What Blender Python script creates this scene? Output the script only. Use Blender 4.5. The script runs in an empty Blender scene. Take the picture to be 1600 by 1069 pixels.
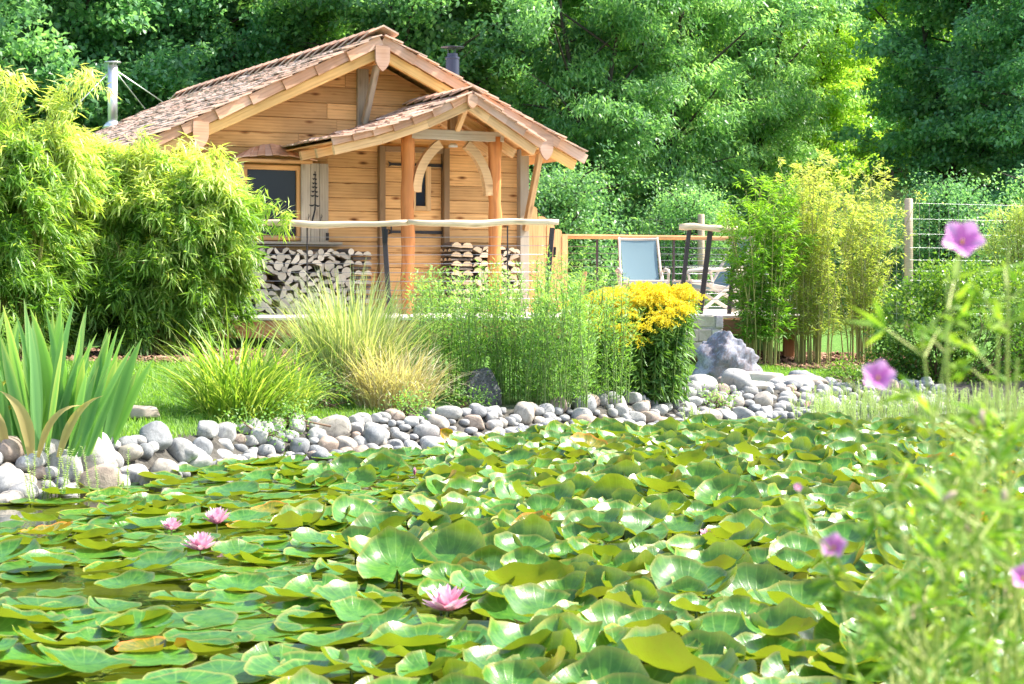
import bpy, math, numpy as np
from mathutils import Vector, Matrix
R = math.radians
sc = bpy.context.scene
col = sc.collection
rng = np.random.default_rng(11)

# ------------------------------------------------------------------ camera, light, exposure
FPX, HZ, CAMZ = 2875.0, 452.0, 1.15
cd = bpy.data.cameras.new('camera'); cam = bpy.data.objects.new('camera', cd); col.objects.link(cam)
cam.location = (0, 0, CAMZ); cam.rotation_euler = (R(90), 0, 0)
cd.sensor_width = 36; cd.lens = FPX / 1600 * 36; cd.shift_y = -(534.5 - HZ) / 1600
cd.clip_start = .05; cd.clip_end = 2000
cd.dof.use_dof = True; cd.dof.focus_distance = 14.0; cd.dof.aperture_fstop = 9.5
sc.camera = cam
SUN_EL, SUN_AZ = 50.0, 12.0          # azimuth measured from +X (picture right) towards +Y (away)
w = bpy.data.worlds.new('World'); sc.world = w; w.use_nodes = True
nt = w.node_tree; bg = nt.nodes['Background']
sky = nt.nodes.new('ShaderNodeTexSky'); sky.sky_type = 'NISHITA'; sky.sun_disc = False
sky.sun_elevation = R(SUN_EL); sky.sun_rotation = R(90 - SUN_AZ); sky.dust_density = 2.5; sky.ozone_density = .6
nt.links.new(sky.outputs[0], bg.inputs[0]); bg.inputs[1].default_value = .15
sl = bpy.data.lights.new('sun', 'SUN'); sl.energy = 3.9; sl.angle = R(.5); sl.color = (1, .95, .86)
so = bpy.data.objects.new('sun', sl); col.objects.link(so)
sd = Vector((math.cos(R(SUN_EL)) * math.cos(R(SUN_AZ)), math.cos(R(SUN_EL)) * math.sin(R(SUN_AZ)), math.sin(R(SUN_EL))))
so.rotation_euler = sd.to_track_quat('Z', 'Y').to_euler()
sc.view_settings.view_transform = 'Standard'; sc.view_settings.look = 'None'
sc.view_settings.exposure = 1.64; sc.view_settings.gamma = 1
sc.cycles.use_denoising = True
sc.cycles.max_bounces = 7; sc.cycles.diffuse_bounces = 4; sc.cycles.glossy_bounces = 3
sc.cycles.transmission_bounces = 5; sc.cycles.transparent_max_bounces = 6

# ------------------------------------------------------------------ helpers
def px(u, v, Y):
    return Vector(((u - 800) / FPX * Y, Y, CAMZ + (HZ - v) / FPX * Y))
def gy(v, z=0.0):
    return (CAMZ - z) * FPX / (v - HZ)
def tag(o, label=None, cat=None, group=None, kind=None):
    if label: o['label'] = label
    if cat: o['category'] = cat
    if group: o['group'] = group
    if kind: o['kind'] = kind
    return o
def link(name, me, parent=None, loc=None, rot=None, scale=None, mat4=None):
    o = bpy.data.objects.new(name, me); col.objects.link(o)
    if parent: o.parent = parent
    if loc is not None: o.location = loc
    if rot is not None: o.rotation_euler = rot
    if scale is not None: o.scale = (scale,) * 3 if isinstance(scale, (int, float)) else scale
    if mat4 is not None: o.matrix_local = mat4
    return o
def empty(name, loc=(0, 0, 0), rz=0, **k):
    o = link(name, None, None, loc, (0, 0, rz)); o.empty_display_size = .1
    return tag(o, **k)
def mk(name, V, F, mats, smooth=False, tint=None, mi=None):
    V = np.asarray(V, np.float32); me = bpy.data.meshes.new(name)
    if isinstance(F, np.ndarray):
        k = F.shape[1]; n = len(F)
        me.vertices.add(len(V)); me.vertices.foreach_set('co', V.ravel())
        me.loops.add(n * k); me.loops.foreach_set('vertex_index', F.astype(np.int32).ravel())
        me.polygons.add(n); me.polygons.foreach_set('loop_start', np.arange(0, n * k, k, dtype=np.int32))
        me.update(calc_edges=True)
    else:
        me.from_pydata([tuple(map(float, v)) for v in V], [], F); me.update()
    for m in (mats if isinstance(mats, (list, tuple)) else [mats]): me.materials.append(m)
    if mi is not None: me.polygons.foreach_set('material_index', np.asarray(mi, np.int32))
    if smooth: me.polygons.foreach_set('use_smooth', np.ones(len(me.polygons), bool))
    if tint is not None:
        a = me.attributes.new('tint', 'FLOAT', 'POINT'); a.data.foreach_set('value', np.asarray(tint, np.float32))
    return me
def merge(parts):
    Vs, Fs, n = [], [], 0
    for V, F in parts:
        Vs.append(np.asarray(V)); Fs += [[i + n for i in f] for f in F]; n += len(V)
    return np.concatenate(Vs), Fs
BF = [(0, 1, 3, 2), (4, 6, 7, 5), (0, 4, 5, 1), (2, 3, 7, 6), (0, 2, 6, 4), (1, 5, 7, 3)]
def boxg(a, b):
    (x0, y0, z0), (x1, y1, z1) = a, b
    return np.array([(x, y, z) for x in (x0, x1) for y in (y0, y1) for z in (z0, z1)]), [list(f) for f in BF]
def cbox(L, W, H, c=.006):
    """board along X with chamfered long edges"""
    w, h = W / 2, H / 2; c = min(c, w * .6, h * .6)
    pr = [(-w + c, -h), (w - c, -h), (w, -h + c), (w, h - c), (w - c, h), (-w + c, h), (-w, h - c), (-w, -h + c)]
    V = [(x, y, z) for x in (-L / 2, L / 2) for y, z in pr]
    F = [[i, (i + 1) % 8, 8 + (i + 1) % 8, 8 + i] for i in range(8)] + [list(range(7, -1, -1)), list(range(8, 16))]
    return np.array(V), F
_bc = {}
def beam(name, p0, p1, W, H, m, parent=None, up=(0, 0, 1), c=.006, jit=0):
    """board from p0 to p1; W is across, H along 'up'"""
    p0, p1 = Vector(p0), Vector(p1); d = p1 - p0; L = d.length; x = d.normalized()
    up = Vector(up); y = up.cross(x)
    y = y.normalized() if y.length > 1e-4 else Vector((0, 1, 0)); z = x.cross(y)
    M = Matrix((x, y, z)).transposed().to_4x4(); M.translation = (p0 + p1) / 2
    key = (round(L, 3), W, H, m.name, c)
    if key not in _bc or jit:
        V, F = cbox(L, W, H, c)
        if jit: V = V + rng.normal(0, jit, V.shape)
        _bc[key] = mk(name, V, F, m)
    return link(name, _bc[key], parent, mat4=M)
def tube(pts, rad, k=8, cap=True):
    pts = [Vector(p) for p in pts]; n = len(pts)
    if not hasattr(rad, '__len__'): rad = [rad] * n
    V, F = [], []
    t0 = (pts[1] - pts[0]).normalized(); ref = Vector((0, 0, 1)) if abs(t0.z) < .9 else Vector((1, 0, 0))
    for i, p in enumerate(pts):
        t = (pts[min(i + 1, n - 1)] - pts[max(i - 1, 0)]).normalized()
        a = ref.cross(t); a = a.normalized() if a.length > 1e-5 else Vector((1, 0, 0)); b = t.cross(a)
        for j in range(k):
            q = 2 * math.pi * j / k; V.append(p + (a * math.cos(q) + b * math.sin(q)) * rad[i])
    for i in range(n - 1):
        for j in range(k):
            F.append([i * k + j, i * k + (j + 1) % k, (i + 1) * k + (j + 1) % k, (i + 1) * k + j])
    if cap: F += [list(range(k - 1, -1, -1)), [(n - 1) * k + j for j in range(k)]]
    return np.array([tuple(v) for v in V]), F
def tobj(name, pts, rad, m, parent=None, k=8, smooth=True):
    V, F = tube(pts, rad, k); c = V.mean(0)
    return link(name, mk(name, V - c, F, m, smooth), parent, c)
def prism(poly, t):
    """polygon in XZ extruded along Y by t (y 0..t)"""
    n = len(poly); V = [(x, y, z) for y in (0, t) for x, z in poly]
    F = [list(range(n)), list(range(2 * n - 1, n - 1, -1))] + [[i, n + i, n + (i + 1) % n, (i + 1) % n] for i in range(n)]
    return np.array(V), F
def nrm(a): return a / (np.linalg.norm(a, axis=-1, keepdims=True) + 1e-9)
def leafs(P, D, N, L, Wd, fold=.12):
    """kite leaves: base P, direction D, face normal N"""
    n = len(P); D = nrm(D); S = nrm(np.cross(D, N)); N = np.cross(S, D)
    L = np.broadcast_to(L, n)[:, None]; Wd = np.broadcast_to(Wd, n)[:, None]
    V = np.stack([P, P + D * L * .42 + S * Wd / 2 + N * Wd * fold, P + D * L - N * L * .12, P + D * L * .42 - S * Wd / 2 + N * Wd * fold], 1)
    return V.reshape(-1, 3), np.arange(n * 4).reshape(-1, 4)
def blades(P, az, lean, L, Wd, curve, n=5, twist=None):
    """arching strips; lean = start angle from vertical, curve = extra lean at the tip"""
    N = len(P); h = np.stack([np.cos(az), np.sin(az), 0 * az], 1); up = np.array([0, 0, 1.])
    tw = az + np.pi / 2 + (0 if twist is None else twist); S = np.stack([np.cos(tw), np.sin(tw), 0 * tw], 1)
    pts = [P]; p = P.copy()
    for i in range(n):
        a = lean + curve * ((i + .5) / n) ** 1.6
        p = p + (np.sin(a)[:, None] * h + np.cos(a)[:, None] * up) * (L / n)[:, None]; pts.append(p)
    rows = []
    for i, q in enumerate(pts):
        t = i / n; wv = Wd * (.55 + .9 * t * 1.2 if t < .4 else (1.0 - ((t - .4) / .6) ** 1.7)) * .5 + .0004
        rows += [q - S * wv[:, None], q + S * wv[:, None]]
    V = np.stack(rows, 1).reshape(-1, 3); m = 2 * (n + 1)
    base = np.arange(N)[:, None] * m
    F = np.concatenate([base + np.array([[2 * i, 2 * i + 1, 2 * i + 3, 2 * i + 2]]) for i in range(n)], 0)
    return V, F, m
def vnoise(V, s, seed=0):
    """cheap smooth pseudo noise"""
    r = np.random.default_rng(seed); o = 0
    for k in range(5):
        d = r.normal(size=3) * s * (1 + .6 * k); o = o + np.sin(V @ d + r.uniform(0, 6.28)) / (1 + .6 * k)
    return o / 2.4
ORD = ['first', 'second', 'third', 'fourth', 'fifth', 'sixth', 'seventh', 'eighth', 'ninth', 'tenth', 'eleventh', 'twelfth']
def nth(i): return ORD[i] if i < len(ORD) else '%dth' % (i + 1)
def uniq(items):
    """items: (object, label, screen x). Repeats are told apart by their order from the left"""
    d = {}
    for o, l, x in items: d.setdefault(l, []).append((x, o))
    for l, v in d.items():
        v.sort(key=lambda t: t[0])
        for i, (x, o) in enumerate(v):
            if len(v) == 1: o['label'] = l
            else: o['label'] = (('leftmost ' if i == 0 else nth(i) + ' from left, ') + l)

# ------------------------------------------------------------------ materials
def newmat(name):
    m = bpy.data.materials.new(name); m.use_nodes = True; n = m.node_tree.nodes
    return m, n, m.node_tree.links, n['Principled BSDF']
def node(n, t, **k):
    q = n.new(t)
    for a, b in k.items():
        if a.startswith('i_'):
            key = a[2:]; key = int(key) if key.isdigit() else key.replace('_', ' ')
            q.inputs[key].default_value = b
        else: setattr(q, a, b)
    return q
def ramp(n, stops):
    r = n.new('ShaderNodeValToRGB'); e = r.color_ramp.elements
    while len(e) < len(stops): e.new(.5)
    for el, (p, c) in zip(e, stops): el.position = p; el.color = (*c, 1)
    return r
def plain(name, c, rough=.6, metal=0, bump=0, bs=60, spec=.5, var=0):
    m, n, l, b = newmat(name); b.inputs['Base Color'].default_value = (*c, 1)
    b.inputs['Roughness'].default_value = rough; b.inputs['Metallic'].default_value = metal
    b.inputs['Specular IOR Level'].default_value = spec
    if bump or var:
        tc = n.new('ShaderNodeTexCoord'); no = node(n, 'ShaderNodeTexNoise', i_Scale=bs, i_Detail=6.0)
        l.new(tc.outputs['Object'], no.inputs['Vector'])
        if var:
            rp = ramp(n, [(.3, tuple(x * (1 - var) for x in c)), (.7, tuple(min(1, x * (1 + var)) for x in c))])
            l.new(no.outputs[0], rp.inputs[0]); l.new(rp.outputs[0], b.inputs['Base Color'])
        if bump:
            bu = node(n, 'ShaderNodeBump', i_Strength=bump, i_Distance=.01); l.new(no.outputs[0], bu.inputs['Height']); l.new(bu.outputs[0], b.inputs['Normal'])
    return m
def wood(name, dark, light, rough=.7, knots=.5, vary=.25, grain=1.0, grey=None):
    m, n, l, b = newmat(name); b.inputs['Roughness'].default_value = rough; b.inputs['Specular IOR Level'].default_value = .25
    tc = n.new('ShaderNodeTexCoord'); oi = n.new('ShaderNodeObjectInfo')
    mul = node(n, 'ShaderNodeVectorMath', operation='MULTIPLY'); mul.inputs[1].default_value = (37, 53, 71)
    l.new(oi.outputs['Random'], mul.inputs[0])
    add = node(n, 'ShaderNodeVectorMath', operation='ADD'); l.new(tc.outputs['Object'], add.inputs[0]); l.new(mul.outputs[0], add.inputs[1])
    mp = n.new('ShaderNodeMapping'); mp.inputs['Scale'].default_value = (.9, 11 * grain, 11 * grain); l.new(add.outputs[0], mp.inputs[0])
    # knots bend the grain round them
    mk_ = n.new('ShaderNodeMapping'); mk_.inputs['Scale'].default_value = (2.3, 7, 7); l.new(add.outputs[0], mk_.inputs[0])
    vo = node(n, 'ShaderNodeTexVoronoi', i_Scale=1.0); l.new(mk_.outputs[0], vo.inputs[0])
    no = node(n, 'ShaderNodeTexNoise', i_Scale=1.3, i_Detail=10.0, i_Roughness=.66, i_Distortion=1.6); l.new(mp.outputs[0], no.inputs[0])
    wv = node(n, 'ShaderNodeTexWave', i_Scale=.75, i_Distortion=5.5, i_Detail=3.0, bands_direction='Z'); l.new(mp.outputs[0], wv.inputs[0])
    mx = node(n, 'ShaderNodeMix', data_type='FLOAT'); mx.inputs[0].default_value = .17
    l.new(no.outputs[0], mx.inputs[2]); l.new(wv.outputs[0], mx.inputs[3])
    rp = ramp(n, [(.20, dark), (.42, tuple((a + c * 2) / 3 for a, c in zip(dark, light))), (.72, light)]); l.new(mx.outputs[0], rp.inputs[0])
    kr = ramp(n, [(.05, (.16, .10, .07)), (.10, (.5, .38, .3)), (.20, (1, 1, 1))]); l.new(vo.outputs['Distance'], kr.inputs[0])
    k2 = node(n, 'ShaderNodeMix', data_type='RGBA', blend_type='MULTIPLY'); k2.inputs[0].default_value = knots
    l.new(rp.outputs[0], k2.inputs[6]); l.new(kr.outputs[0], k2.inputs[7])
    # weather streaks and board to board variation
    big = node(n, 'ShaderNodeTexNoise', i_Scale=1.4, i_Detail=3.0); l.new(add.outputs[0], big.inputs[0])
    hs = n.new('ShaderNodeHueSaturation'); l.new(k2.outputs[2], hs.inputs['Color'])
    mr = node(n, 'ShaderNodeMapRange'); mr.inputs[3].default_value = 1 - vary; mr.inputs[4].default_value = 1 + vary
    l.new(oi.outputs['Random'], mr.inputs[0])
    m2 = node(n, 'ShaderNodeMapRange'); m2.inputs[1].default_value = .3; m2.inputs[2].default_value = .7
    m2.inputs[3].default_value = .78; m2.inputs[4].default_value = 1.18; l.new(big.outputs[0], m2.inputs[0])
    mm = node(n, 'ShaderNodeMath', operation='MULTIPLY'); l.new(mr.outputs[0], mm.inputs[0]); l.new(m2.outputs[0], mm.inputs[1]); l.new(mm.outputs[0], hs.inputs['Value'])
    out = hs.outputs[0]
    if grey:
        g = node(n, 'ShaderNodeMix', data_type='RGBA'); g.inputs[7].default_value = (*grey, 1)
        gr = node(n, 'ShaderNodeMapRange'); gr.inputs[1].default_value = .42; gr.inputs[2].default_value = .68; gr.inputs[4].default_value = .75
        l.new(big.outputs[0], gr.inputs[0]); l.new(gr.outputs[0], g.inputs[0]); l.new(out, g.inputs[6]); out = g.outputs[2]
    l.new(out, b.inputs['Base Color'])
    bu = node(n, 'ShaderNodeBump', i_Strength=.35, i_Distance=.004); l.new(mx.outputs[0], bu.inputs['Height']); l.new(bu.outputs[0], b.inputs['Normal'])
    return m
def leafmat(name, lo, hi, trans=.4, rough=.45, objcol=False, spec=.35, tc_=None, mid=None):
    m, n, l, b = newmat(name); b.inputs['Roughness'].default_value = rough; b.inputs['Specular IOR Level'].default_value = spec
    at = node(n, 'ShaderNodeAttribute', attribute_name='tint')
    st = [(0, lo), (1, hi)] if mid is None else [(0, lo), (.5, mid), (1, hi)]
    rp = ramp(n, st); l.new(at.outputs['Fac'], rp.inputs[0]); out = rp.outputs[0]
    if objcol:
        oi = n.new('ShaderNodeObjectInfo'); mx = node(n, 'ShaderNodeMix', data_type='RGBA', blend_type='MULTIPLY'); mx.inputs[0].default_value = 1
        l.new(out, mx.inputs[6]); l.new(oi.outputs['Color'], mx.inputs[7]); out = mx.outputs[2]
    l.new(out, b.inputs['Base Color'])
    tr = n.new('ShaderNodeBsdfTranslucent'); ga = node(n, 'ShaderNodeMix', data_type='RGBA', blend_type='MULTIPLY'); ga.inputs[0].default_value = 1
    ga.inputs[7].default_value = (*(tc_ or (1.7, 1.75, .6)), 1); l.new(out, ga.inputs[6]); l.new(ga.outputs[2], tr.inputs[0])
    ms = n.new('ShaderNodeMixShader'); ms.inputs[0].default_value = trans
    l.new(b.outputs[0], ms.inputs[1]); l.new(tr.outputs[0], ms.inputs[2]); l.new(ms.outputs[0], n['Material Output'].inputs[0])
    return m
M = {}
M['plank'] = wood('wall_plank_wood', (.27, .115, .035), (.70, .41, .17), knots=1.0, vary=.24)
M['beam'] = wood('pale_beam_wood', (.38, .21, .095), (.68, .44, .22), knots=.4, vary=.12)
M['soffit'] = wood('soffit_wood', (.42, .19, .065), (.70, .38, .15), knots=.5, vary=.15)
M['log'] = wood('peeled_log_wood', (.20, .055, .018), (.62, .25, .08), knots=1.0, vary=.06, grain=.7)
M['grey'] = wood('weathered_grey_wood', (.24, .19, .14), (.46, .39, .30), knots=.4, vary=.15)
M['brownpost'] = wood('brown_frame_wood', (.12, .07, .035), (.27, .17, .09), knots=.3, vary=.12)
M['shingle'] = wood('cedar_shingle', (.40, .22, .15), (.72, .47, .34), knots=.1, vary=.38, grey=(.46, .37, .32))
M['verge'] = wood('verge_board_wood', (.36, .17, .09), (.64, .37, .23), knots=.15, vary=.3, grey=(.46, .37, .33))
M['rail'] = wood('bleached_rail_wood', (.50, .34, .20), (.80, .62, .44), knots=.4, vary=.08)
M['cedar'] = wood('orange_cedar_wood', (.45, .20, .08), (.72, .40, .18), knots=.2, vary=.1)
M['deck'] = wood('deck_board_wood', (.42, .36, .31), (.66, .60, .54), knots=.1, vary=.15)
M['fascia'] = wood('fascia_wood', (.26, .11, .05), (.44, .22, .11), knots=.3, vary=.1)
M['fencepost'] = wood('fence_post_wood', (.28, .20, .14), (.50, .39, .28), knots=.2, vary=.1)
M['iron'] = plain('dark_iron', (.035, .032, .035), .5, .6, .2)
M['ironpost'] = plain('painted_iron_post', (.07, .055, .06), .55, .3, .2, var=.2)
M['cable'] = plain('steel_cable', (.30, .30, .33), .45, .7)
M['steel'] = plain('stainless_steel', (.80, .80, .83), .42, .9, .03, 8)
M['flue'] = plain('dark_flue_enamel', (.05, .055, .09), .3, .5, .05, 10)
M['wire'] = plain('galvanised_wire', (.32, .34, .34), .45, .6)
M['dark'] = plain('interior_dark', (.012, .012, .015), .8)
M['canvas'] = plain('blue_grey_canvas', (.16, .25, .285), .85, 0, .3, 300, var=.06)
M['chairwood'] = wood('chair_wood', (.42, .34, .27), (.66, .57, .48), knots=.1, vary=.1)

def glassmat():
    m, n, l, b = newmat('window_glass'); b.inputs['Base Color'].default_value = (.02, .03, .045, 1)
    b.inputs['Roughness'].default_value = .04; b.inputs['Specular IOR Level'].default_value = .16
    no = node(n, 'ShaderNodeTexNoise', i_Scale=1.6, i_Detail=1.0); bu = node(n, 'ShaderNodeBump', i_Strength=.05, i_Distance=.05)
    l.new(no.outputs[0], bu.inputs['Height']); l.new(bu.outputs[0], b.inputs['Normal']); l.new(bu.outputs[0], b.inputs['Coat Normal'])
    return m
M['glass'] = glassmat()

def stonemat(name, stops, sc1=3.0, rough=.75, bump=.5, objvar=True, speck=.0):
    m, n, l, b = newmat(name); b.inputs['Roughness'].default_value = rough; b.inputs['Specular IOR Level'].default_value = .3
    tc = n.new('ShaderNodeTexCoord'); oi = n.new('ShaderNodeObjectInfo')
    mul = node(n, 'ShaderNodeVectorMath', operation='MULTIPLY'); mul.inputs[1].default_value = (31, 47, 59); l.new(oi.outputs['Random'], mul.inputs[0])
    add = node(n, 'ShaderNodeVectorMath', operation='ADD'); l.new(tc.outputs['Object'], add.inputs[0]); l.new(mul.outputs[0], add.inputs[1])
    a = node(n, 'ShaderNodeTexNoise', i_Scale=sc1, i_Detail=8.0, i_Roughness=.65, i_Distortion=.8); l.new(add.outputs[0], a.inputs[0])
    v = node(n, 'ShaderNodeTexNoise', i_Scale=sc1 * 9, i_Detail=5.0, i_Roughness=.7); l.new(add.outputs[0], v.inputs[0])
    mx = node(n, 'ShaderNodeMix', data_type='FLOAT'); mx.inputs[0].default_value = .35; l.new(a.outputs[0], mx.inputs[2]); l.new(v.outputs[0], mx.inputs[3])
    rp = ramp(n, stops); l.new(mx.outputs[0], rp.inputs[0]); out = rp.outputs[0]
    if objvar:
        c = node(n, 'ShaderNodeMix', data_type='RGBA', blend_type='MULTIPLY'); c.inputs[0].default_value = 1
        l.new(out, c.inputs[6]); l.new(oi.outputs['Color'], c.inputs[7]); out = c.outputs[2]
    l.new(out, b.inputs['Base Color'])
    bu = node(n, 'ShaderNodeBump', i_Strength=bump, i_Distance=.012); l.new(mx.outputs[0], bu.inputs['Height']); l.new(bu.outputs[0], b.inputs['Normal'])
    return m
M['stone'] = stonemat('river_stone', [(.3, (.11, .11, .11)), (.45, (.27, .267, .26)), (.62, (.42, .415, .40))], 5, bump=.7)
M['boulder'] = stonemat('boulder_stone', [(.3, (.07, .075, .09)), (.42, (.17, .18, .21)), (.45, (.18, .15, .155)), (.52, (.24, .25, .30)), (.68, (.50, .51, .55))], 3.6, bump=.9)
M['darkrock'] = stonemat('dark_rock_stone', [(.35, (.03, .03, .03)), (.55, (.12, .12, .115)), (.7, (.42, .42, .40))], 9, bump=.9)
M['block'] = stonemat('stone_block', [(.3, (.30, .27, .24)), (.5, (.46, .43, .39)), (.7, (.62, .60, .57))], 5)
M['honey'] = wood('honey_rafter_wood', (.48, .25, .08), (.80, .50, .19), knots=.4, vary=.08)
M['mortar'] = plain('mortar', (.33, .31, .28), .9, 0, .4, 50, var=.2)

# ------------------------------------------------------------------ ground
SX = np.array([-60, -9, -4, -2.76, -2.16, -1.89, -1.31, -.46, .15, 1.06, 1.42, 2.45, 3.1, 4.95, 9, 60.])
SY = np.array([5, 7.5, 9.0, 9.93, 10.9, 12.0, 12.6, 13.3, 13.9, 15.1, 15.8, 16.6, 17.5, 17.8, 18.2, 20.])
def shore(x): return np.interp(x, SX, SY)
def sm(t): t = np.clip(t, 0, 1); return t * t * (3 - 2 * t)
def ground(x, y):
    x = np.asarray(x, float); y = np.asarray(y, float); d = (y - shore(x)) * .85
    z = np.where(d < 0, -.5 * sm(-d / .9), .20 * sm(d / .55))
    z = z + np.where(d > 0, .28 * sm((d - .3) / 6.0), 0)
    nb = sm((4.2 - y) / 1.6); z = z * (1 - nb) + .30 * nb
    z = z + np.maximum(0, y - 32) * .20 + np.maximum(0, y - 44) * .16
    z = z + .03 * np.sin(x * .9 + 1) * np.sin(y * .7) * sm((y - 19) / 10)
    return z
def gz(x, y): return float(ground(x, y))
gx = np.unique(np.concatenate([np.linspace(-300, -14, 24), np.linspace(-14, 14, 120), np.linspace(14, 300, 24)]))
gyv = np.unique(np.concatenate([np.linspace(-120, 0, 10), np.linspace(0, 24, 140), np.linspace(24, 110, 60), np.linspace(110, 420, 16)]))
XX, YY = np.meshgrid(gx, gyv); ZZ = ground(XX, np.minimum(YY, 130)); ZZ = ZZ + np.where(YY < 0, 0, 0)
V = np.stack([XX.ravel(), YY.ravel(), ZZ.ravel()], 1); nx, ny = len(gx), len(gyv)
I = np.arange(nx * ny).reshape(ny, nx); F = np.stack([I[:-1, :-1].ravel(), I[:-1, 1:].ravel(), I[1:, 1:].ravel(), I[1:, :-1].ravel()], 1)
def groundmat():
    m, n, l, b = newmat('lawn_and_woodland_ground'); b.inputs['Roughness'].default_value = .95; b.inputs['Specular IOR Level'].default_value = .1
    g = n.new('ShaderNodeNewGeometry'); sp = n.new('ShaderNodeSeparateXYZ'); l.new(g.outputs['Position'], sp.inputs[0])
    a = node(n, 'ShaderNodeTexNoise', i_Scale=14.0, i_Detail=8.0, i_Roughness=.7); l.new(g.outputs['Position'], a.inputs[0])
    gr = ramp(n, [(.3, (.055, .12, .022)), (.5, (.10, .21, .04)), (.7, (.17, .28, .07))]); l.new(a.outputs[0], gr.inputs[0])
    a2 = node(n, 'ShaderNodeTexNoise', i_Scale=.35, i_Detail=7.0, i_Roughness=.7); l.new(g.outputs['Position'], a2.inputs[0])
    fo = ramp(n, [(.35, (.03, .05, .015)), (.5, (.09, .16, .03)), (.65, (.22, .30, .07))]); l.new(a2.outputs[0], fo.inputs[0])
    mr = node(n, 'ShaderNodeMapRange'); mr.inputs[1].default_value = 29; mr.inputs[2].default_value = 34; l.new(sp.outputs['Y'], mr.inputs[0])
    mx = node(n, 'ShaderNodeMix', data_type='RGBA'); l.new(mr.outputs[0], mx.inputs[0]); l.new(gr.outputs[0], mx.inputs[6]); l.new(fo.outputs[0], mx.inputs[7])
    so_ = ramp(n, [(.3, (.045, .042, .036)), (.7, (.15, .14, .12))]); l.new(a.outputs[0], so_.inputs[0])
    mz = node(n, 'ShaderNodeMapRange'); mz.inputs[1].default_value = .20; mz.inputs[2].default_value = .23; l.new(sp.outputs['Z'], mz.inputs[0])
    my = node(n, 'ShaderNodeMix', data_type='RGBA'); l.new(mz.outputs[0], my.inputs[0]); l.new(so_.outputs[0], my.inputs[6]); l.new(mx.outputs[2], my.inputs[7])
    l.new(my.outputs[2], b.inputs['Base Color'])
    bu = node(n, 'ShaderNodeBump', i_Strength=.7, i_Distance=.05); l.new(a.outputs[0], bu.inputs['Height']); l.new(bu.outputs[0], b.inputs['Normal'])
    return m
tag(link('ground', mk('ground', V, F, groundmat(), True)), kind='structure')
# water
def watermat():
    m, n, l, b = newmat('pond_water'); b.inputs['Base Color'].default_value = (.018, .022, .010, 1); b.inputs['Roughness'].default_value = .04
    b.inputs['Specular IOR Level'].default_value = .5
    no = node(n, 'ShaderNodeTexNoise', i_Scale=5.0, i_Detail=3.0); g = n.new('ShaderNodeNewGeometry'); l.new(g.outputs['Position'], no.inputs[0])
    bu = node(n, 'ShaderNodeBump', i_Strength=.12, i_Distance=.03); l.new(no.outputs[0], bu.inputs['Height']); l.new(bu.outputs[0], b.inputs['Normal'])
    return m
wx = np.linspace(-14, 12, 60); Vw = [(x, 3.0, 0) for x in wx] + [(x, float(shore(x)) + .35, 0) for x in wx]
tag(link('water', mk('water', Vw, [[i, i + 1, 61 + i, 60 + i] for i in range(59)], watermat())), kind='structure')

# ------------------------------------------------------------------ cabin
TH = R(27.6); ax = Vector((math.cos(TH), math.sin(TH), 0)); bx_ = Vector((-math.sin(TH), math.cos(TH), 0))
CO = Vector((-1.883, 23.04, .85))
def W(u, v, d=0.0):
    """photo pixel -> cabin local (x, z) on the plane y = d"""
    D = Vector(((u - 800) / FPX, 1, (HZ - v) / FPX)); t = (d + CO.x * bx_.x + CO.y * bx_.y) / (D.x * bx_.x + D.y * bx_.y)
    P = Vector((0, 0, CAMZ)) + D * t - CO
    return P.dot(ax), P.z
cabin = empty('log_cabin', CO, TH, label='honey coloured timber cabin with shingled gable roof and small log post porch', cat='cabin')
RZ, SL, WH, OV = 3.40, .47, 2.25, .55          # ridge height, slope, half width, front overhang
def roofz(u): return RZ - SL * abs(u)
wl, _ = W(378, 300); wr, _ = W(469, 300); _, wt = W(430, 258); _, wb = W(430, 376)
wl = wl + 0.0
dl, _ = W(600, 300); dr, _ = W(690, 300); _, dt = W(645, 238)
HOLES = [(wl, wr, wb, wt), (dl, dr, -.1, dt)]
def wall_row(z0, z1, hole=True):
    e0, e1 = min(WH, (RZ - .16 - z0) / SL), min(WH, (RZ - .16 - z1) / SL)
    if e1 < .05: e1 = .05
    if e0 < .2: return []
    segs = [(-e0, -e1, e0, e1)]
    if hole:
        for a, b, c, d in HOLES:
            if z1 > c + .02 and z0 < d - .02:
                out = []
                for s in segs:
                    if s[0] < a and s[2] > b: out += [(s[0], s[1], a, a), (b, b, s[2], s[3])]
                    else: out.append(s)
                segs = out
    out = []
    for s in segs:
        Lw = s[2] - s[0]
        if Lw > 1.6:
            c = s[0] + Lw * rng.uniform(.3, .7); out += [(s[0], s[1], c - .002, c - .002), (c + .002, c + .002, s[2], s[3])]
        else: out.append(s)
    return out
def cuts(a, b, h=.185):
    n = max(1, round((b - a) / h)); e = np.linspace(a, b, n + 1); e[1:-1] += rng.uniform(-.012, .012, n - 1); return list(e)
zs_ = cuts(0, wb) + cuts(wb, wt)[1:] + cuts(wt, RZ - .2)[1:]
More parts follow.
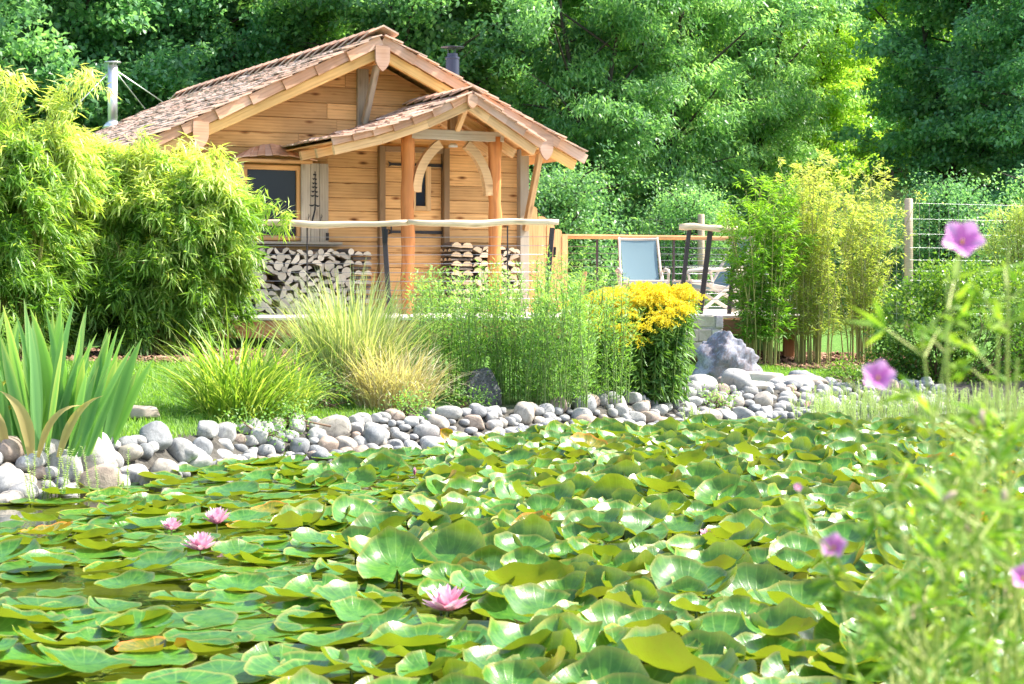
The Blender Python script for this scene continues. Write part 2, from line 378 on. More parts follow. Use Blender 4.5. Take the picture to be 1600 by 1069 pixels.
for z, z1_ in zip(zs_[:-1], zs_[1:]):
    h = z1_ - z
    for s in wall_row(z, z + h):
        c = .007; t0, t1 = z + .002, z + h - .002; dep = rng.uniform(0, .007)
        pr = [(.045, t0), (c - dep, t0), (-dep, t0 + c), (-dep, t1 - c), (c - dep, t1), (.045, t1)]
        L = lambda zz: s[0] + (s[1] - s[0]) * (zz - z) / h
        Rr = lambda zz: s[2] + (s[3] - s[2]) * (zz - z) / h
        cx, cz = (s[0] + s[2]) / 2, z + h / 2
        Vp = [(L(b) - cx, a, b - cz) for a, b in pr] + [(Rr(b) - cx, a, b - cz) for a, b in pr]
        Fp = [[i, 6 + i, 6 + (i + 1) % 6, (i + 1) % 6] for i in range(6)] + [list(range(6)), list(range(11, 5, -1))]
        link('plank', mk('plank', Vp, Fp, M['plank']), cabin, (cx, 0, cz))
# side and back walls: plank courses
z = 0
while z < roofz(WH) - .25:
    h = .18
    for s in (-1, 1): beam('side_plank', (s * (WH - .03), .06, z + h / 2), (s * (WH - .03), 6.3, z + h / 2), .05, h - .004, M['plank'], cabin)
    beam('back_plank', (-WH + .06, 6.35, z + h / 2), (WH - .06, 6.35, z + h / 2), .05, h - .004, M['plank'], cabin)
    z += h
Vb, Fb = prism([(-WH + .05, 0), (WH - .05, 0), (WH - .05, roofz(WH) - .28), (0, RZ - .28), (-WH + .05, roofz(WH) - .28)], .02)
link('inner_lining', mk('inner_lining', Vb, Fb, M['dark']), cabin, (0, .10, 0)); 
link('back_gable', mk('back_gable', Vb, Fb, M['plank']), cabin, (0, 6.3, 0))
# corner posts
for s in (-1, 1): beam('corner_post', (s * (WH + .01), -.05, 0), (s * (WH + .01), -.05, roofz(WH) - .22), .13, .10, M['beam' if s < 0 else 'grey'], cabin, up=(0, 1, 0))
# roof: sheathing boards, purlins, bargeboards, verge boards, shingles, ridge caps
EL, ER, VF, VB = -3.75, 2.86, -OV - .06, 7.15
def rp_(u, off=0):            # point on the roof section lifted off*normal
    s = 1 if u > 0 else -1; n = Vector((s * SL, 0, 1)).normalized(); return Vector((u, 0, roofz(u))) + n * off
for s, E in ((-1, -EL), (1, ER)):
    n = int(E / .19); 
    for i in range(n):
        a, b = i * E / n, (i + 1) * E / n - .004
        p = rp_(s * (a + b) / 2, -.065); wv = (b - a) * math.hypot(1, SL)
        beam('roof_board', (p.x, VF + .02, p.z), (p.x, VB, p.z), wv, .022, M['soffit'], cabin, up=(s * SL, 0, 1))
    # big bargeboard beam below verge boards
    def rake(off, y, W_, H_, name, m, u0=.06, u1=E):
        p0, p1 = rp_(s * u0, off), rp_(s * u1, off); p0.y = p1.y = y
        return beam(name, p0, p1, W_, H_, m, cabin, up=(s * SL, 0, 1), c=.01)
    rake(-.185, VF + .05, .07, .13, 'bargeboard', M['honey'], .12, E - .04)
    for y in (1.0, 2.2, 3.4, 4.6, 5.8, VB - .1): rake(-.135, y, .08, .11, 'rafter', M['soffit'], .1, E - .06)
    nb = 9 if s < 0 else 7
    ed = np.linspace(.03, E, nb + 1)
    for i in range(nb):
        p0, p1 = rp_(s * ed[i], -.050), rp_(s * (ed[i + 1] + .035), -.070); j = rng.uniform(-.006, .006)
        p0.y = VF - .010 + j; p1.y = VF - .036 + j
        p0.z += .0; beam('verge_board', p0, p1, .026, .125, M['verge'], cabin, up=(s * SL, 0, 1), c=.004)
# purlins with shield ends
def shield(name, cx, top, wd, ht, y, m):
    hp = [(wd / 2, 0), (wd / 2, -ht * .45), (wd * .47, -ht * .62), (wd * .36, -ht * .78), (wd * .18, -ht * .92)]
    pl = hp + [(0, -ht)] + [(-x, z) for x, z in hp[::-1]]
    Vs, Fs = prism(pl, .035); o = link(name, mk(name, Vs, Fs, m), cabin, (cx, y, top)); return o
for u in (-WH - .05, 0, WH + .03):
    zt = roofz(u) - .11 - (0 if u else .06)
    beam('purlin', (u, VF + .03, zt - .09), (u, VB - .05, zt - .09), .14, .18, M['soffit'], cabin)
    shield('purlin_shield', u, zt + .04, .19, .31, VF - .055, M['verge'])
    pb = (u, -.09, zt - .85) if u == 0 else (u - .02, -.12, zt - 1.15)
    beam('knee_brace', pb, (u, VF + .12, zt - .16), .085, .07, M['grey' if u == 0 else 'beam'], cabin, up=(1, 0, 0))
    if u == 0: beam('brace_board', (0, -.03, zt - .95), (0, -.03, zt - .1), .05, .15, M['grey'], cabin, up=(1, 0, 0))
def shingle_geo(u0, u1, s, y, w, lift, rf, th):
    """one shingle lying on a slope; u1 is the lower end"""
    p0, p1 = rf(s * u0, .0), rf(s * u1, lift); q0, q1 = rf(s * u0, th), rf(s * u1, lift + th)
    return np.array([(p.x, yy, p.z) for p in (p0, q0, p1, q1) for yy in (y, y + w)]), [[0, 1, 3, 2], [4, 6, 7, 5], [0, 4, 5, 1], [2, 3, 7, 6], [0, 2, 6, 4], [1, 5, 7, 3]]
def lay(s, E, rf, ya, yb, step, width, nparts, lift0=.016, start=.10):
    items = []
    u = E
    row = 0
    while u > start:
        y = ya - rng.uniform(0, .05)
        while y < yb:
            w_ = width * rng.uniform(.6, 1.35); j = rng.uniform(-.014, .014)
            items.append((y, shingle_geo(max(.02, u - step * 1.55), u + .02 + j, s, y, w_ - .004, lift0 + rng.uniform(0, .016) + (rng.random() < .08) * .02, rf, rng.uniform(.012, .02))))
            y += w_
        u -= step; row += 1
    items.sort(key=lambda t: t[0])
    for y, (V_, F_) in items[:nparts]:
        c = V_.mean(0); Vr = V_ - c
        link('shingle', mk('shingle', Vr, F_, M['shingle']), cabin, c)
    if len(items) > nparts:
        V_, F_ = merge([g for _, g in items[nparts:]]); c = V_.mean(0)
        tag(link('shingles', mk('shingles', V_ - c, F_, M['shingle2']), cabin, c), kind='stuff')
# island-varying shingle material for joined ones
def shingle2():
    m, n, l, b = newmat('cedar_shingle_field'); b.inputs['Roughness'].default_value = .8
    g = n.new('ShaderNodeNewGeometry'); rp = ramp(n, [(0, (.46, .30, .22)), (.3, (.62, .45, .36)), (.6, (.74, .53, .41)), (1, (.62, .53, .48))])
    l.new(g.outputs['Random Per Island'], rp.inputs[0]); tc = n.new('ShaderNodeTexCoord'); mp = n.new('ShaderNodeMapping'); mp.inputs['Scale'].default_value = (4, 60, 60)
    l.new(tc.outputs['Object'], mp.inputs[0]); no = node(n, 'ShaderNodeTexNoise', i_Scale=1.0, i_Detail=5.0); l.new(mp.outputs[0], no.inputs[0])
    mx = node(n, 'ShaderNodeMix', data_type='RGBA', blend_type='MULTIPLY'); mx.inputs[0].default_value = .7
    r2 = ramp(n, [(.35, (.55, .5, .48)), (.6, (1, 1, 1))]); l.new(no.outputs[0], r2.inputs[0]); l.new(rp.outputs[0], mx.inputs[6]); l.new(r2.outputs[0], mx.inputs[7]); l.new(mx.outputs[2], b.inputs['Base Color'])
    return m
M['shingle2'] = shingle2()
lay(-1, -EL, rp_, VF - .05, VB, .165, .125, 110)
lay(1, ER, rp_, VF - .05, VB, .165, .125, 30)
y = VF - .08
while y < VB:
    for s in (-1, 1):
        a, b = rp_(s * .0, .03), rp_(s * .19, .035)
        Vc = np.array([(0, 0, .045), (s * .20, 0, .045 - SL * .19), (0, .40, -.035), (s * .19, .40, -.035 - SL * .19)]); Vc = np.concatenate([Vc, Vc + [0, 0, .022]])
        Fc = [[0, 1, 3, 2], [4, 6, 7, 5], [0, 4, 5, 1], [2, 3, 7, 6], [0, 2, 6, 4], [1, 5, 7, 3]]
        link('ridge_cap', mk('ridge_cap', Vc, Fc, M['shingle']), cabin, (0, y, RZ + .055 + (0 if s < 0 else .004) + rng.uniform(-.004, .004)))
    y += .31
# porch
PC, PF, PRZ = .703, -1.65, 2.64
pLx, pLz = -1.07, 2.02; pRx, pRz = 1.66, 2.09
def prf(du, off=0):
    if du < 0: sl = (PRZ - pLz) / (PC - pLx); t = -du / (PC - pLx); z = PRZ - sl * -du + .0 - .07 * math.sin(math.pi * min(t, 1)) * 1; s = -1
    else: sl = (PRZ - pRz) / (pRx - PC); z = PRZ - sl * du; s = 1
    n = Vector((s * sl, 0, 1)).normalized(); return Vector((PC + du, 0, z)) + n * off
for s, E in ((-1, PC - pLx), (1, pRx - PC)):
    n = max(4, int(E / .16))
    for i in range(n):
        a, b = i * E / n + (.0 if i else .01), (i + 1) * E / n - .004; p0, p1 = prf(s * a, -.035), prf(s * b, -.035); c = (p0 + p1) / 2; d = (p1 - p0)
        nn = Vector((-d.z, 0, d.x)) * s
        beam('porch_roof_board', (c.x, PF + .01, c.z), (c.x, -.0, c.z), d.length, .02, M['soffit'], cabin, up=nn)
    segs = np.linspace(.0, E, 4)
    for k in range(3):
        p0, p1 = prf(s * (segs[k] + (.05 if k == 0 else 0)), -.13), prf(s * segs[k + 1], -.13); d = p1 - p0
        for yy, nm in ((PF + .05, 'porch_rafter'), (-1.13 + .07, 'porch_rafter'), (-.55, 'porch_rafter')):
            a, b = p0.copy(), p1.copy(); a.y = b.y = yy
            beam(nm, a, b, .06, .11, M['beam'], cabin, up=Vector((-d.z, 0, d.x)) * s)
    nb = 7 if s < 0 else 4; ed = np.linspace(0.0, E, nb + 1)
    for i in range(nb):
        p0, p1 = prf(s * ed[i], -.02), prf(s * (ed[i + 1] + .015), -.026); j = rng.uniform(-.004, .004); p0.y = PF - .006 + j; p1.y = PF - .03 + j; d = p1 - p0
        beam('verge_board', p0, p1, .022, .115 if i < 4 else .09, M['verge'], cabin, up=Vector((-d.z, 0, d.x)) * s, c=.004)
    lay(s, E, prf, PF - .05, -.0, .145, .115, 115 if s < 0 else 45, .012, .06)
y = PF - .06
while y < -.1:
    for s in (-1, 1):
        sl = .36 if s < 0 else .58
        Vc = np.array([(0, 0, .018), (s * .15, 0, .018 - sl * .15), (0, .33, -.02), (s * .15, .33, -.02 - sl * .15)]); Vc = np.concatenate([Vc, Vc + [0, 0, .02]])
        link('ridge_cap', mk('ridge_cap', Vc, [[0, 1, 3, 2], [4, 6, 7, 5], [0, 4, 5, 1], [2, 3, 7, 6], [0, 2, 6, 4], [1, 5, 7, 3]], M['shingle']), cabin, (PC, y, PRZ + .05 + (.004 if s > 0 else 0)))
    y += .25
shield('purlin_shield', PC + .01, PRZ - .02, .13, .17, PF - .05, M['verge'])
YP = -1.13
_, zb = W(700, 214, YP)
for u0 in (637, 773):
    ub, _ = W(u0, 300, YP); n = 16
    pts = [(ub + .005 * math.sin(i * .9 + u0), YP + .004 * math.sin(i * .7), zb + .02 if i == n else i * (zb + .02) / n) for i in range(n + 1)]
    rad = [.080 * (1 + .035 * math.sin(i * 1.7 + u0) + rng.uniform(-.03, .03)) for i in range(n + 1)]
    V_, F_ = tube([(q[2], 0, 0) for q in pts], rad, 14)
    V_ = V_ * (1 + 0); 
    for i in range(n + 1):
        V_[i * 14:(i + 1) * 14, 1] += pts[i][0] - ub; V_[i * 14:(i + 1) * 14, 2] += pts[i][1] - YP
        V_[i * 14:(i + 1) * 14, 1:] += rng.normal(0, .0022, (14, 2))
    # local X is up
    Mx = Matrix(((0, 1, 0), (0, 0, 1), (1, 0, 0))).to_4x4(); Mx.translation = (ub, YP, 0)
    link('porch_post', mk('porch_post', V_, F_, M['log'], True), cabin, mat4=Mx)
ubl, _ = W(637, 300, YP); ubr, _ = W(773, 300, YP)
beam('tie_beam', (ubl + .02, YP - .03, zb + .02), (ubr + .09, YP - .03, zb + .02), .10, .12, M['grey'], cabin)
for ub in (ubl, ubr):
    beam('side_beam', (ub, PF + .1, zb + .135), (ub, -.0, zb + .135), .10, .11, M['beam'], cabin)
kx = (ubl + ubr) / 2
beam('king_post', (kx, YP - .02, zb + .08), (kx, YP - .02, PRZ - .14), .09, .10, M['brownpost'], cabin, up=(1, 0, 0))
beam('king_brace', (kx + .03, YP - .10, zb + .08), (PC, PF + .1, PRZ - .16), .05, .06, M['beam'], cabin, up=(1, 0, 0))
def arch(name, p0, p1, bulge, s, y, wd, th, m):
    pts = []
    for t in np.linspace(0, 1, 9):
        x = p0[0] + (p1[0] - p0[0]) * (1 - math.cos(t * 1.0)) / (1 - math.cos(1.0)); zz = p0[1] + (p1[1] - p0[1]) * math.sin(t * 1.0) / math.sin(1.0); pts.append(Vector((x, 0, zz)))
    V_, F_ = [], []
    for i, p in enumerate(pts):
        t = (pts[min(i + 1, 8)] - pts[max(i - 1, 0)]).normalized(); nn = Vector((-t.z, 0, t.x)) * (wd / 2)
        for sg, yy in ((-1, -th / 2), (1, -th / 2), (1, th / 2), (-1, th / 2)): V_.append((p + nn * sg) + Vector((0, yy, 0)))
    for i in range(8):
        for j in range(4): F_.append([i * 4 + j, i * 4 + (j + 1) % 4, i * 4 + 4 + (j + 1) % 4, i * 4 + 4 + j])
    F_ += [[3, 2, 1, 0], [32, 33, 34, 35]]
    V_ = np.array([tuple(v) for v in V_]); c = V_.mean(0)
    return link(name, mk(name, V_ - c, F_, m), cabin, (c[0], y, c[2]))
ax0, az0 = W(650, 300, YP); ax1, az1 = W(686, 225, YP); arch('arched_brace', (ax0 - .01, az0), (ax1, az1), 0, 1, YP - .02, .11, .08, M['beam'])
ax0, az0 = W(761, 306, YP); ax1, az1 = W(727, 226, YP); arch('arched_brace', (ax0 + .01, az0), (ax1, az1), 0, 1, YP - .02, .11, .08, M['beam'])
# lamp under the porch
lx, lz = W(708, 230, -.8)
V_, F_ = tube([(0, 0, 0), (0, 0, .03), (0, 0, .05)], [.06, .055, .03], 14); link('ceiling_lamp', mk('ceiling_lamp', V_, F_, plain('lamp_white', (.7, .7, .68), .4), True), cabin, (lx, -.8, lz))
# door
door = link('door', None, cabin, ((dl + dr) / 2, -.005, 0)); dw = dr - dl
gl, gb = W(648, 322); gr_, gt = W(664, 268); dz_ = cuts(.03, gb - .04) + cuts(gb - .04, gt + .04)[1:] + cuts(gt + .04, dt)[1:]
ztop_ = min(q for q in zs_ if q > dt + .02)
beam('plank', (dl, .02, (dt + ztop_) / 2 + .03), (dr, .02, (dt + ztop_) / 2 + .03), .035, ztop_ - dt - .06, M['plank'], cabin) if ztop_ - dt > .08 else None
for z, z1_ in zip(dz_[:-1], dz_[1:]):
    h = z1_ - z; c = z + h / 2
    segs = [(dl + .01, dr - .01)]
    if c > gb and c < gt: segs = [(dl + .01, gl - .07), (gr_ + .07, dr - .01)]
    for a, b in segs:
        beam('plank', (a - (dl + dr) / 2, .02, c), (b - (dl + dr) / 2, .02, c), .035, h - .006, M['plank'], door)
dc = (dl + dr) / 2
for a, b, W_, H_ in (((gl - .035, gb - .06), (gl - .035, gt + .06), .05, .07), ((gr_ + .035, gb - .06), (gr_ + .035, gt + .06), .05, .07)):
    beam('window_frame', (a[0] - dc, -.01, a[1]), (b[0] - dc, -.01, b[1]), W_, H_, M['beam'], door, up=(1, 0, 0))
for zz in (gt + .03, gb - .03): beam('window_frame', (gl - dc, -.012, zz), (gr_ - dc, -.012, zz), .05, .06, M['beam'], door)
link('pane', mk('pane', *boxg((gl - dc, .0, gb), (gr_ - dc, .01, gt)), M['glass']), door)
for pyy in (258, 363):
    _, zs = W(650, pyy)
    pl = [(dr - dc + .02, .022), (dr - dc + .02, -.022), (dl - dc + .10, -.016), (dl - dc + .05, -.035), (dl - dc + .075, 0), (dl - dc + .05, .035), (dl - dc + .10, .016)]
    V_, F_ = prism(pl, .008); link('strap_hinge', mk('strap_hinge', V_, F_, M['iron']), door, (0, -.012, zs))
    beam('hinge_pin', (dr - dc + .02, -.02, zs - .06), (dr - dc + .02, -.02, zs + .06), .03, .04, M['iron'], door, up=(1, 0, 0))
beam('door_handle', (dl - dc + .08, -.04, 1.0), (dl - dc + .08, -.04, 1.14), .015, .02, M['iron'], door, up=(1, 0, 0))
for u_, m_ in ((dl - .05, 'brownpost'), (dr + .04, 'brownpost')):
    beam('door_post', (u_, -.03, 0), (u_, -.03, dt + .06), .08, .095, M[m_], cabin, up=(0, 1, 0))
beam('door_lintel', (dl, -.025, dt + .03), (dr, -.025, dt + .03), .07, .07, M['brownpost'], cabin)
beam('threshold', (dl, -.04, .02), (dr, -.04, .02), .12, .04, M['brownpost'], cabin)
# window
win = link('window', None, cabin, ((wl + wr) / 2, 0, (wt + wb) / 2)); hw, hh = (wr - wl) / 2, (wt - wb) / 2
for a, b in (((-hw, 0, -hh + .03), (hw, 0, -hh + .03)), ((-hw, 0, hh - .03), (hw, 0, hh - .03))): beam('frame', a, b, .07, .06, M['soffit'], win)
for x in (-hw + .03, hw - .03): beam('frame', (x, 0, -hh + .06), (x, 0, hh - .06), .068, .055, M['soffit'], win, up=(1, 0, 0))
link('pane', mk('pane', *boxg((-hw + .055, 0, -hh + .055), (hw - .055, .01, hh - .055)), M['glass']), win)
beam('sill', (-hw - .1, -.07, -hh - .03), (hw + .5, -.07, -hh - .03), .16, .035, M['grey'], win)
# shutters
def shutter(xa, xb, deco):
    s0, _ = W(xa, 300, -.06); s1, _ = W(xb, 300, -.06); sh = link('shutter', None, cabin, ((s0 + s1) / 2, -.06, (wt + wb) / 2 + .01)); hwid = (s1 - s0) / 2
    n = 3
    for i in range(n):
        x = -hwid + (i + .5) * 2 * hwid / n
        beam('board', (x, 0, -hh - .02), (x, 0, hh + .02), .028, 2 * hwid / n - .003, M['grey'], sh, up=(1, 0, 0))
    if deco:
        tr = [];
        def arc(x0, z0, x1, z1, sag, th):
            P = []
            for t in np.linspace(0, 1, 7): P.append((x0 + (x1 - x0) * t, z0 + (z1 - z0) * t - sag * math.sin(math.pi * t) + th * math.sin(math.pi * t)))
            for t in np.linspace(1, 0, 7): P.append((x0 + (x1 - x0) * t, z0 + (z1 - z0) * t - sag * math.sin(math.pi * t) - .001))
            return prism(P, .004)
        k = hh / .43
        for i, (zz, wd) in enumerate(((.30, .022), (.25, .03), (.20, .035), (.155, .04), (.105, .048), (.055, .06), (.0, .0), (-.055, .08))):
            if wd:
                tr.append(arc(-wd * .9 - .01, (zz + .012) * k, 0, zz * k + .02, .026, .02)); tr.append(arc(0, zz * k + .02, wd * .8, (zz + .006) * k, .026, .02))
        tr.append(prism([(-.005, .34 * k), (.005, .34 * k), (.009, 0), (.008, -.1 * k), (-.03, -.24 * k), (-.052, -.24 * k), (-.010, -.1 * k), (-.005, 0)], .004))
        tr.append(arc(-.11, -.245 * k, .09, -.245 * k, .012, .008))
        for x in (-.095, .07): tr.append(prism([(x, -.24 * k), (x + .004, -.24 * k), (x + .014, -.15 * k), (x + .011, -.15 * k)], .004)); tr.append(prism([(x + .006, -.20 * k), (x + .01, -.2 * k), (x + .03, -.165 * k), (x + .027, -.165 * k)], .004))
        V_, F_ = merge(tr); o = link('tree_cutout', mk('tree_cutout', V_, F_, M['dark']), sh, (0.0, -.019, .02)); o['label'] = 'dark pierced outline of a small fir tree'
    beam('hinge', (hwid - .02, -.02, -hh + .0), (hwid - .02, -.02, -hh + .09), .02, .04, M['iron'], sh, up=(1, 0, 0))
shutter(470, 513, True); shutter(338, 381, False)
# fan-shaped shingle hood over the window
aw = link('window_hood', None, cabin, ((wl + wr) / 2, -.02, wt + .05)); n = 11
for i in range(n):
    t0, t1 = i / n, (i + 1) / n; f = lambda t: math.sin(math.pi * t); xa, xb = (t0 - .5) * 2 * (hw + .16), (t1 - .5) * 2 * (hw + .16)
    V_ = np.array([(xa * .62, 0, .10 + .09 * f(t0)), (xb * .62, 0, .10 + .09 * f(t1)), (xa, -.17, .0 + .05 * f(t0)), (xb - .006, -.17, .0 + .05 * f(t1))]); V_ = np.concatenate([V_, V_ + [0, 0, .014]])
    V_[:, 2] += (i % 2) * .006
    c = V_.mean(0); link('shingle', mk('shingle', V_ - c, [[0, 1, 3, 2], [4, 6, 7, 5], [0, 4, 5, 1], [2, 3, 7, 6], [0, 2, 6, 4], [1, 5, 7, 3]], M['verge']), aw, c)
beam('board', (-hw - .1, -.08, -.01), (hw + .1, -.08, -.01), .12, .04, M['soffit'], aw)
# chimneys
def solve_roof(u, v, s):
    D = Vector(((u - 800) / FPX, 1, (HZ - v) / FPX)); best = None
    for t in np.linspace(20, 32, 2401):
        P = Vector((0, 0, CAMZ)) + D * t - CO; a = P.dot(ax); b = P.dot(bx_); e = abs(P.z - roofz(a))
        if a * s > 0 and (best is None or e < best[0]): best = (e, a, b, P.z, t)
    return best
e_, ca, cb, cz, ct = solve_roof(176, 196, -1); hgt = (196 - 97) / FPX * ct; cr = 7.6 / FPX * ct
ch = link('steel_chimney', None, cabin, (ca, cb, cz))
V_, F_ = tube([(0, 0, -.15), (0, 0, hgt - .05)], cr, 20); link('pipe', mk('pipe', V_, F_, M['steel'], True), ch)
V_, F_ = tube([(0, 0, -.05), (0, 0, .03), (0, 0, .06)], [cr * 2.2, cr * 1.5, cr * 1.05], 20); link('flashing', mk('flashing', V_, F_, M['steel'], True), ch)
V_, F_ = tube([(0, 0, hgt - .015), (0, 0, hgt), (0, 0, hgt + .015)], [cr * 1.7, cr * 1.75, .02], 20); link('cowl', mk('cowl', V_, F_, M['steel'], True), ch)
for k in range(3):
    q = k * 2.1 + .4; beam('cowl_strut', (cr * .8 * math.cos(q), cr * .8 * math.sin(q), hgt - .08), (cr * .9 * math.cos(q), cr * .9 * math.sin(q), hgt), .01, .01, M['steel'], ch)
for tx, ty in ((255, 160), (226, 170), (100, 186)):
    e2 = solve_roof(tx, ty, -1) if tx > 175 else None
    if e2: p = Vector((e2[1] - ca, e2[2] - cb, e2[3] - cz))
    else:
        Dv = px(tx, ty, ct - .5) - CO; p = Vector((Dv.dot(ax) - ca, Dv.dot(bx_) - cb, Dv.z - cz)); p = p * 1.0
    tobj('guy_wire', [(0, 0, hgt - .1), p * .5 + Vector((0, 0, (hgt - .1) * .5)), p], .010, M['steel'], ch, 5)
e_ = solve_roof(708, 128, 1); ca, cb, cz, ct = e_[1] if e_[1] else 1, e_[2], e_[3], e_[4]
# dark flue stands on the far slope: place behind ridge line
D = px(707, 128, 25.5) - CO; ca, cb = D.dot(ax), D.dot(bx_); cz = roofz(ca); hgt = (px(707, 74, 25.5) - CO).z - cz; cr = 11 / FPX * 25.5
ch = link('dark_flue', None, cabin, (ca, cb, cz))
V_, F_ = tube([(0, 0, -.15), (0, 0, hgt - .17), (0, 0, hgt - .165), (0, 0, hgt - .14), (0, 0, hgt - .135), (0, 0, hgt - .09)], [cr, cr, cr * 1.08, cr * 1.08, cr * .8, cr * .8], 20); link('pipe', mk('pipe', V_, F_, M['flue']), ch)
V_, F_ = tube([(0, 0, hgt - .008), (0, 0, hgt), (0, 0, hgt + .012)], [cr * 1.7, cr * 1.75, .02], 20); link('cowl', mk('cowl', V_, F_, M['flue'], True), ch)
for k in range(3):
    q = k * 2.1 + .8; beam('cowl_strut', (cr * .6 * math.cos(q), cr * .6 * math.sin(q), hgt - .09), (cr * .7 * math.cos(q), cr * .7 * math.sin(q), hgt - .01), .012, .012, M['flue'], ch)

# ------------------------------------------------------------------ deck
DZ = .85
deck = empty('wooden_deck', (0, 20, DZ), label='raised grey board deck in front of and beside the cabin', cat='deck')
yy = 19.38; k = 0
while yy < 27.2:
    x0, x1 = -3.6, (3.45 if yy > 20.85 else 1.78)
    br = [x0] + sorted(rng.uniform(x0 + 1.2, x1 - 1.2, 2)) + [x1]
    for a, b in zip(br[:-1], br[1:]):
        if b - a > .3: beam('deck_board', (a + .002, yy + .068 - 20, -.014), (b - .002, yy + .068 - 20, -.014), .135, .028, M['deck'], deck, c=.003)
    yy += .141
beam('fascia', (-3.55, -.58, -.125), (1.76, -.58, -.125), .04, .18, M['fascia'], deck); beam('fascia', (1.80, .92, -.125), (3.4, .92, -.125), .04, .18, M['fascia'], deck); beam('fascia', (1.74, -.56, -.125), (1.74, .9, -.125), .04, .18, M['fascia'], deck)
beam('fascia', (3.42, .95, -.125), (3.40, 7.1, -.125), .04, .18, M['fascia'], deck)
for x in (-3.4, -2.5, -1.2, 0, 1.1, 2.2, 3.2):
    fy = -.55 if x < 1.7 else .95
    beam('joist', (x, fy, -.09), (x, 7.1, -.09), .06, .12, M['fascia'], deck)
    beam('support_post', (x, fy + .35, -.5), (x, fy + .35, -.15), .12, .12, M['fascia'], deck, up=(1, 0, 0))
    beam('support_post', (x, 5.5, -.5), (x, 5.5, -.15), .12, .12, M['fascia'], deck, up=(1, 0, 0))
Vx, Fx = boxg((-3.3, 4, -.75), (2.8, 4.05, -.13)); link('underdeck_shade', mk('underdeck_shade', Vx, Fx, M['dark']), deck)  # near-black sheet painting in the shade beneath the deck

# ------------------------------------------------------------------ railings
def wobble_rail(parent, p0, p1, wd, th, n=14, amp=.012):
    p0, p1 = Vector(p0), Vector(p1); L = (p1 - p0).length; V_, F_ = [], []
    pr = [(-wd, -th), (-wd * .5, -th * 1.15), (wd * .5, -th * 1.1), (wd, -th), (wd * 1.08, 0), (wd * .9, th), (0, th * 1.1), (-wd * .9, th), (-wd * 1.08, 0)]
    ph = rng.uniform(0, 6, 4)
    for i in range(n + 1):
        t = i / n; x = (t - .5) * L; dz = amp * math.sin(t * 7 + ph[0]) + amp * .5 * math.sin(t * 17 + ph[1]); dy = amp * 1.5 * math.sin(t * 6 + ph[2]); s = (1 + .12 * math.sin(t * 9 + ph[3])) * (.8 if i in (0, n) else 1)
        V_ += [(x, y * s + dy, z * s + dz) for y, z in pr]
    m = len(pr)
    for i in range(n):
        for j in range(m): F_.append([i * m + j, i * m + (j + 1) % m, (i + 1) * m + (j + 1) % m, (i + 1) * m + j])
    F_ += [list(range(m - 1, -1, -1)), [n * m + j for j in range(m)]]
    x = (p1 - p0).normalized(); y = Vector((0, 0, 1)).cross(x).normalized(); z = x.cross(y); Mx = Matrix((x, y, z)).transposed().to_4x4(); Mx.translation = (p0 + p1) / 2
    o = link('top_rail', mk('top_rail', V_, F_, M['rail'], True), parent, mat4=Mx)
    return o
YR = 20.0
def rpt(r, u, v, Y): return px(u, v, Y) - r.location
fr = empty('cable_railing', (px(620, 490, YR).x, YR, DZ), label='cable railing with pale wavy log handrail along the deck front before the cabin', cat='railing')
wobble_rail(fr, rpt(fr, 372, 349, YR), rpt(fr, 641, 350, YR), .06, .031); wobble_rail(fr, rpt(fr, 638, 348, YR - .01), rpt(fr, 873, 348, YR), .06, .032)
for a, b in (((600, 354), (609, 492)), ((863, 356), (852, 491)), ((480, 356), (480, 492)), ((793, 353), (793, 492))):
    t = abs(a[0] - b[0]) > 2; beam('post', rpt(fr, *b, YR), rpt(fr, *a, YR), .022 if t else .014, .055 if t else .016, M['ironpost'], fr, up=(1, 0, 0))
beam('post_hinge', rpt(fr, 602, 380, YR - .03), rpt(fr, 603, 358, YR - .03), .04, .05, M['iron'], fr, up=(1, 0, 0))
beam('post_hinge', rpt(fr, 866, 402, YR - .03), rpt(fr, 867, 386, YR - .03), .03, .03, M['iron'], fr, up=(1, 0, 0))
for i in range(9):
    v = 370 + i * 13.8
    tobj('cable', [rpt(fr, 372, v, YR), rpt(fr, 620, v + 1.0, YR), rpt(fr, 862 - i, v, YR)], .0034, M['cable'], fr, 6)
YB = 26.0
br_ = empty('cable_railing', (px(1010, 480, YB).x, YB, DZ), label='straight cable railing along the far side of the deck behind the deckchairs', cat='railing')
for a, b in (((866, 369.5), (934, 370)), ((934, 370), (1055, 371.5)), ((1055, 371.5), (1150, 373))): beam('top_rail', rpt(br_, *a, YB), rpt(br_, *b, YB), .11, .062, M['cedar'], br_, c=.02)
for a, b in (((868, 374), (880, 484)), ((933, 374), (933, 485)), ((1053, 375), (1052, 485)), ((1148, 375), (1146, 485))): beam('post', rpt(br_, *b, YB), rpt(br_, *a, YB), .02, .035 if a[0] != 868 else .06, M['ironpost'], br_, up=(1, 0, 0))
for i in range(10): tobj('cable', [rpt(br_, 870, 385 + i * 10.4, YB), rpt(br_, 1150, 387.5 + i * 10.2, YB)], .0042, M['cable'], br_, 6)
YQ = 21.3
rr = empty('cable_railing', (px(1110, 490, YQ).x, YQ, DZ), label='short railing with leaning dark posts and curved handrail beside the bamboo', cat='railing')
o = wobble_rail(rr, rpt(rr, 1062, 354, YQ), rpt(rr, 1152, 358, YQ), .06, .034, 8, .008)
for a, b in (((1077, 359), (1062, 491)), ((1110, 359), (1094, 491)), ((1150, 363), (1139, 491))): beam('post', rpt(rr, *b, YQ), rpt(rr, *a, YQ), .03, .05 if a[0] != 1110 else .06, M['ironpost'], rr, up=(1, 0, 0))
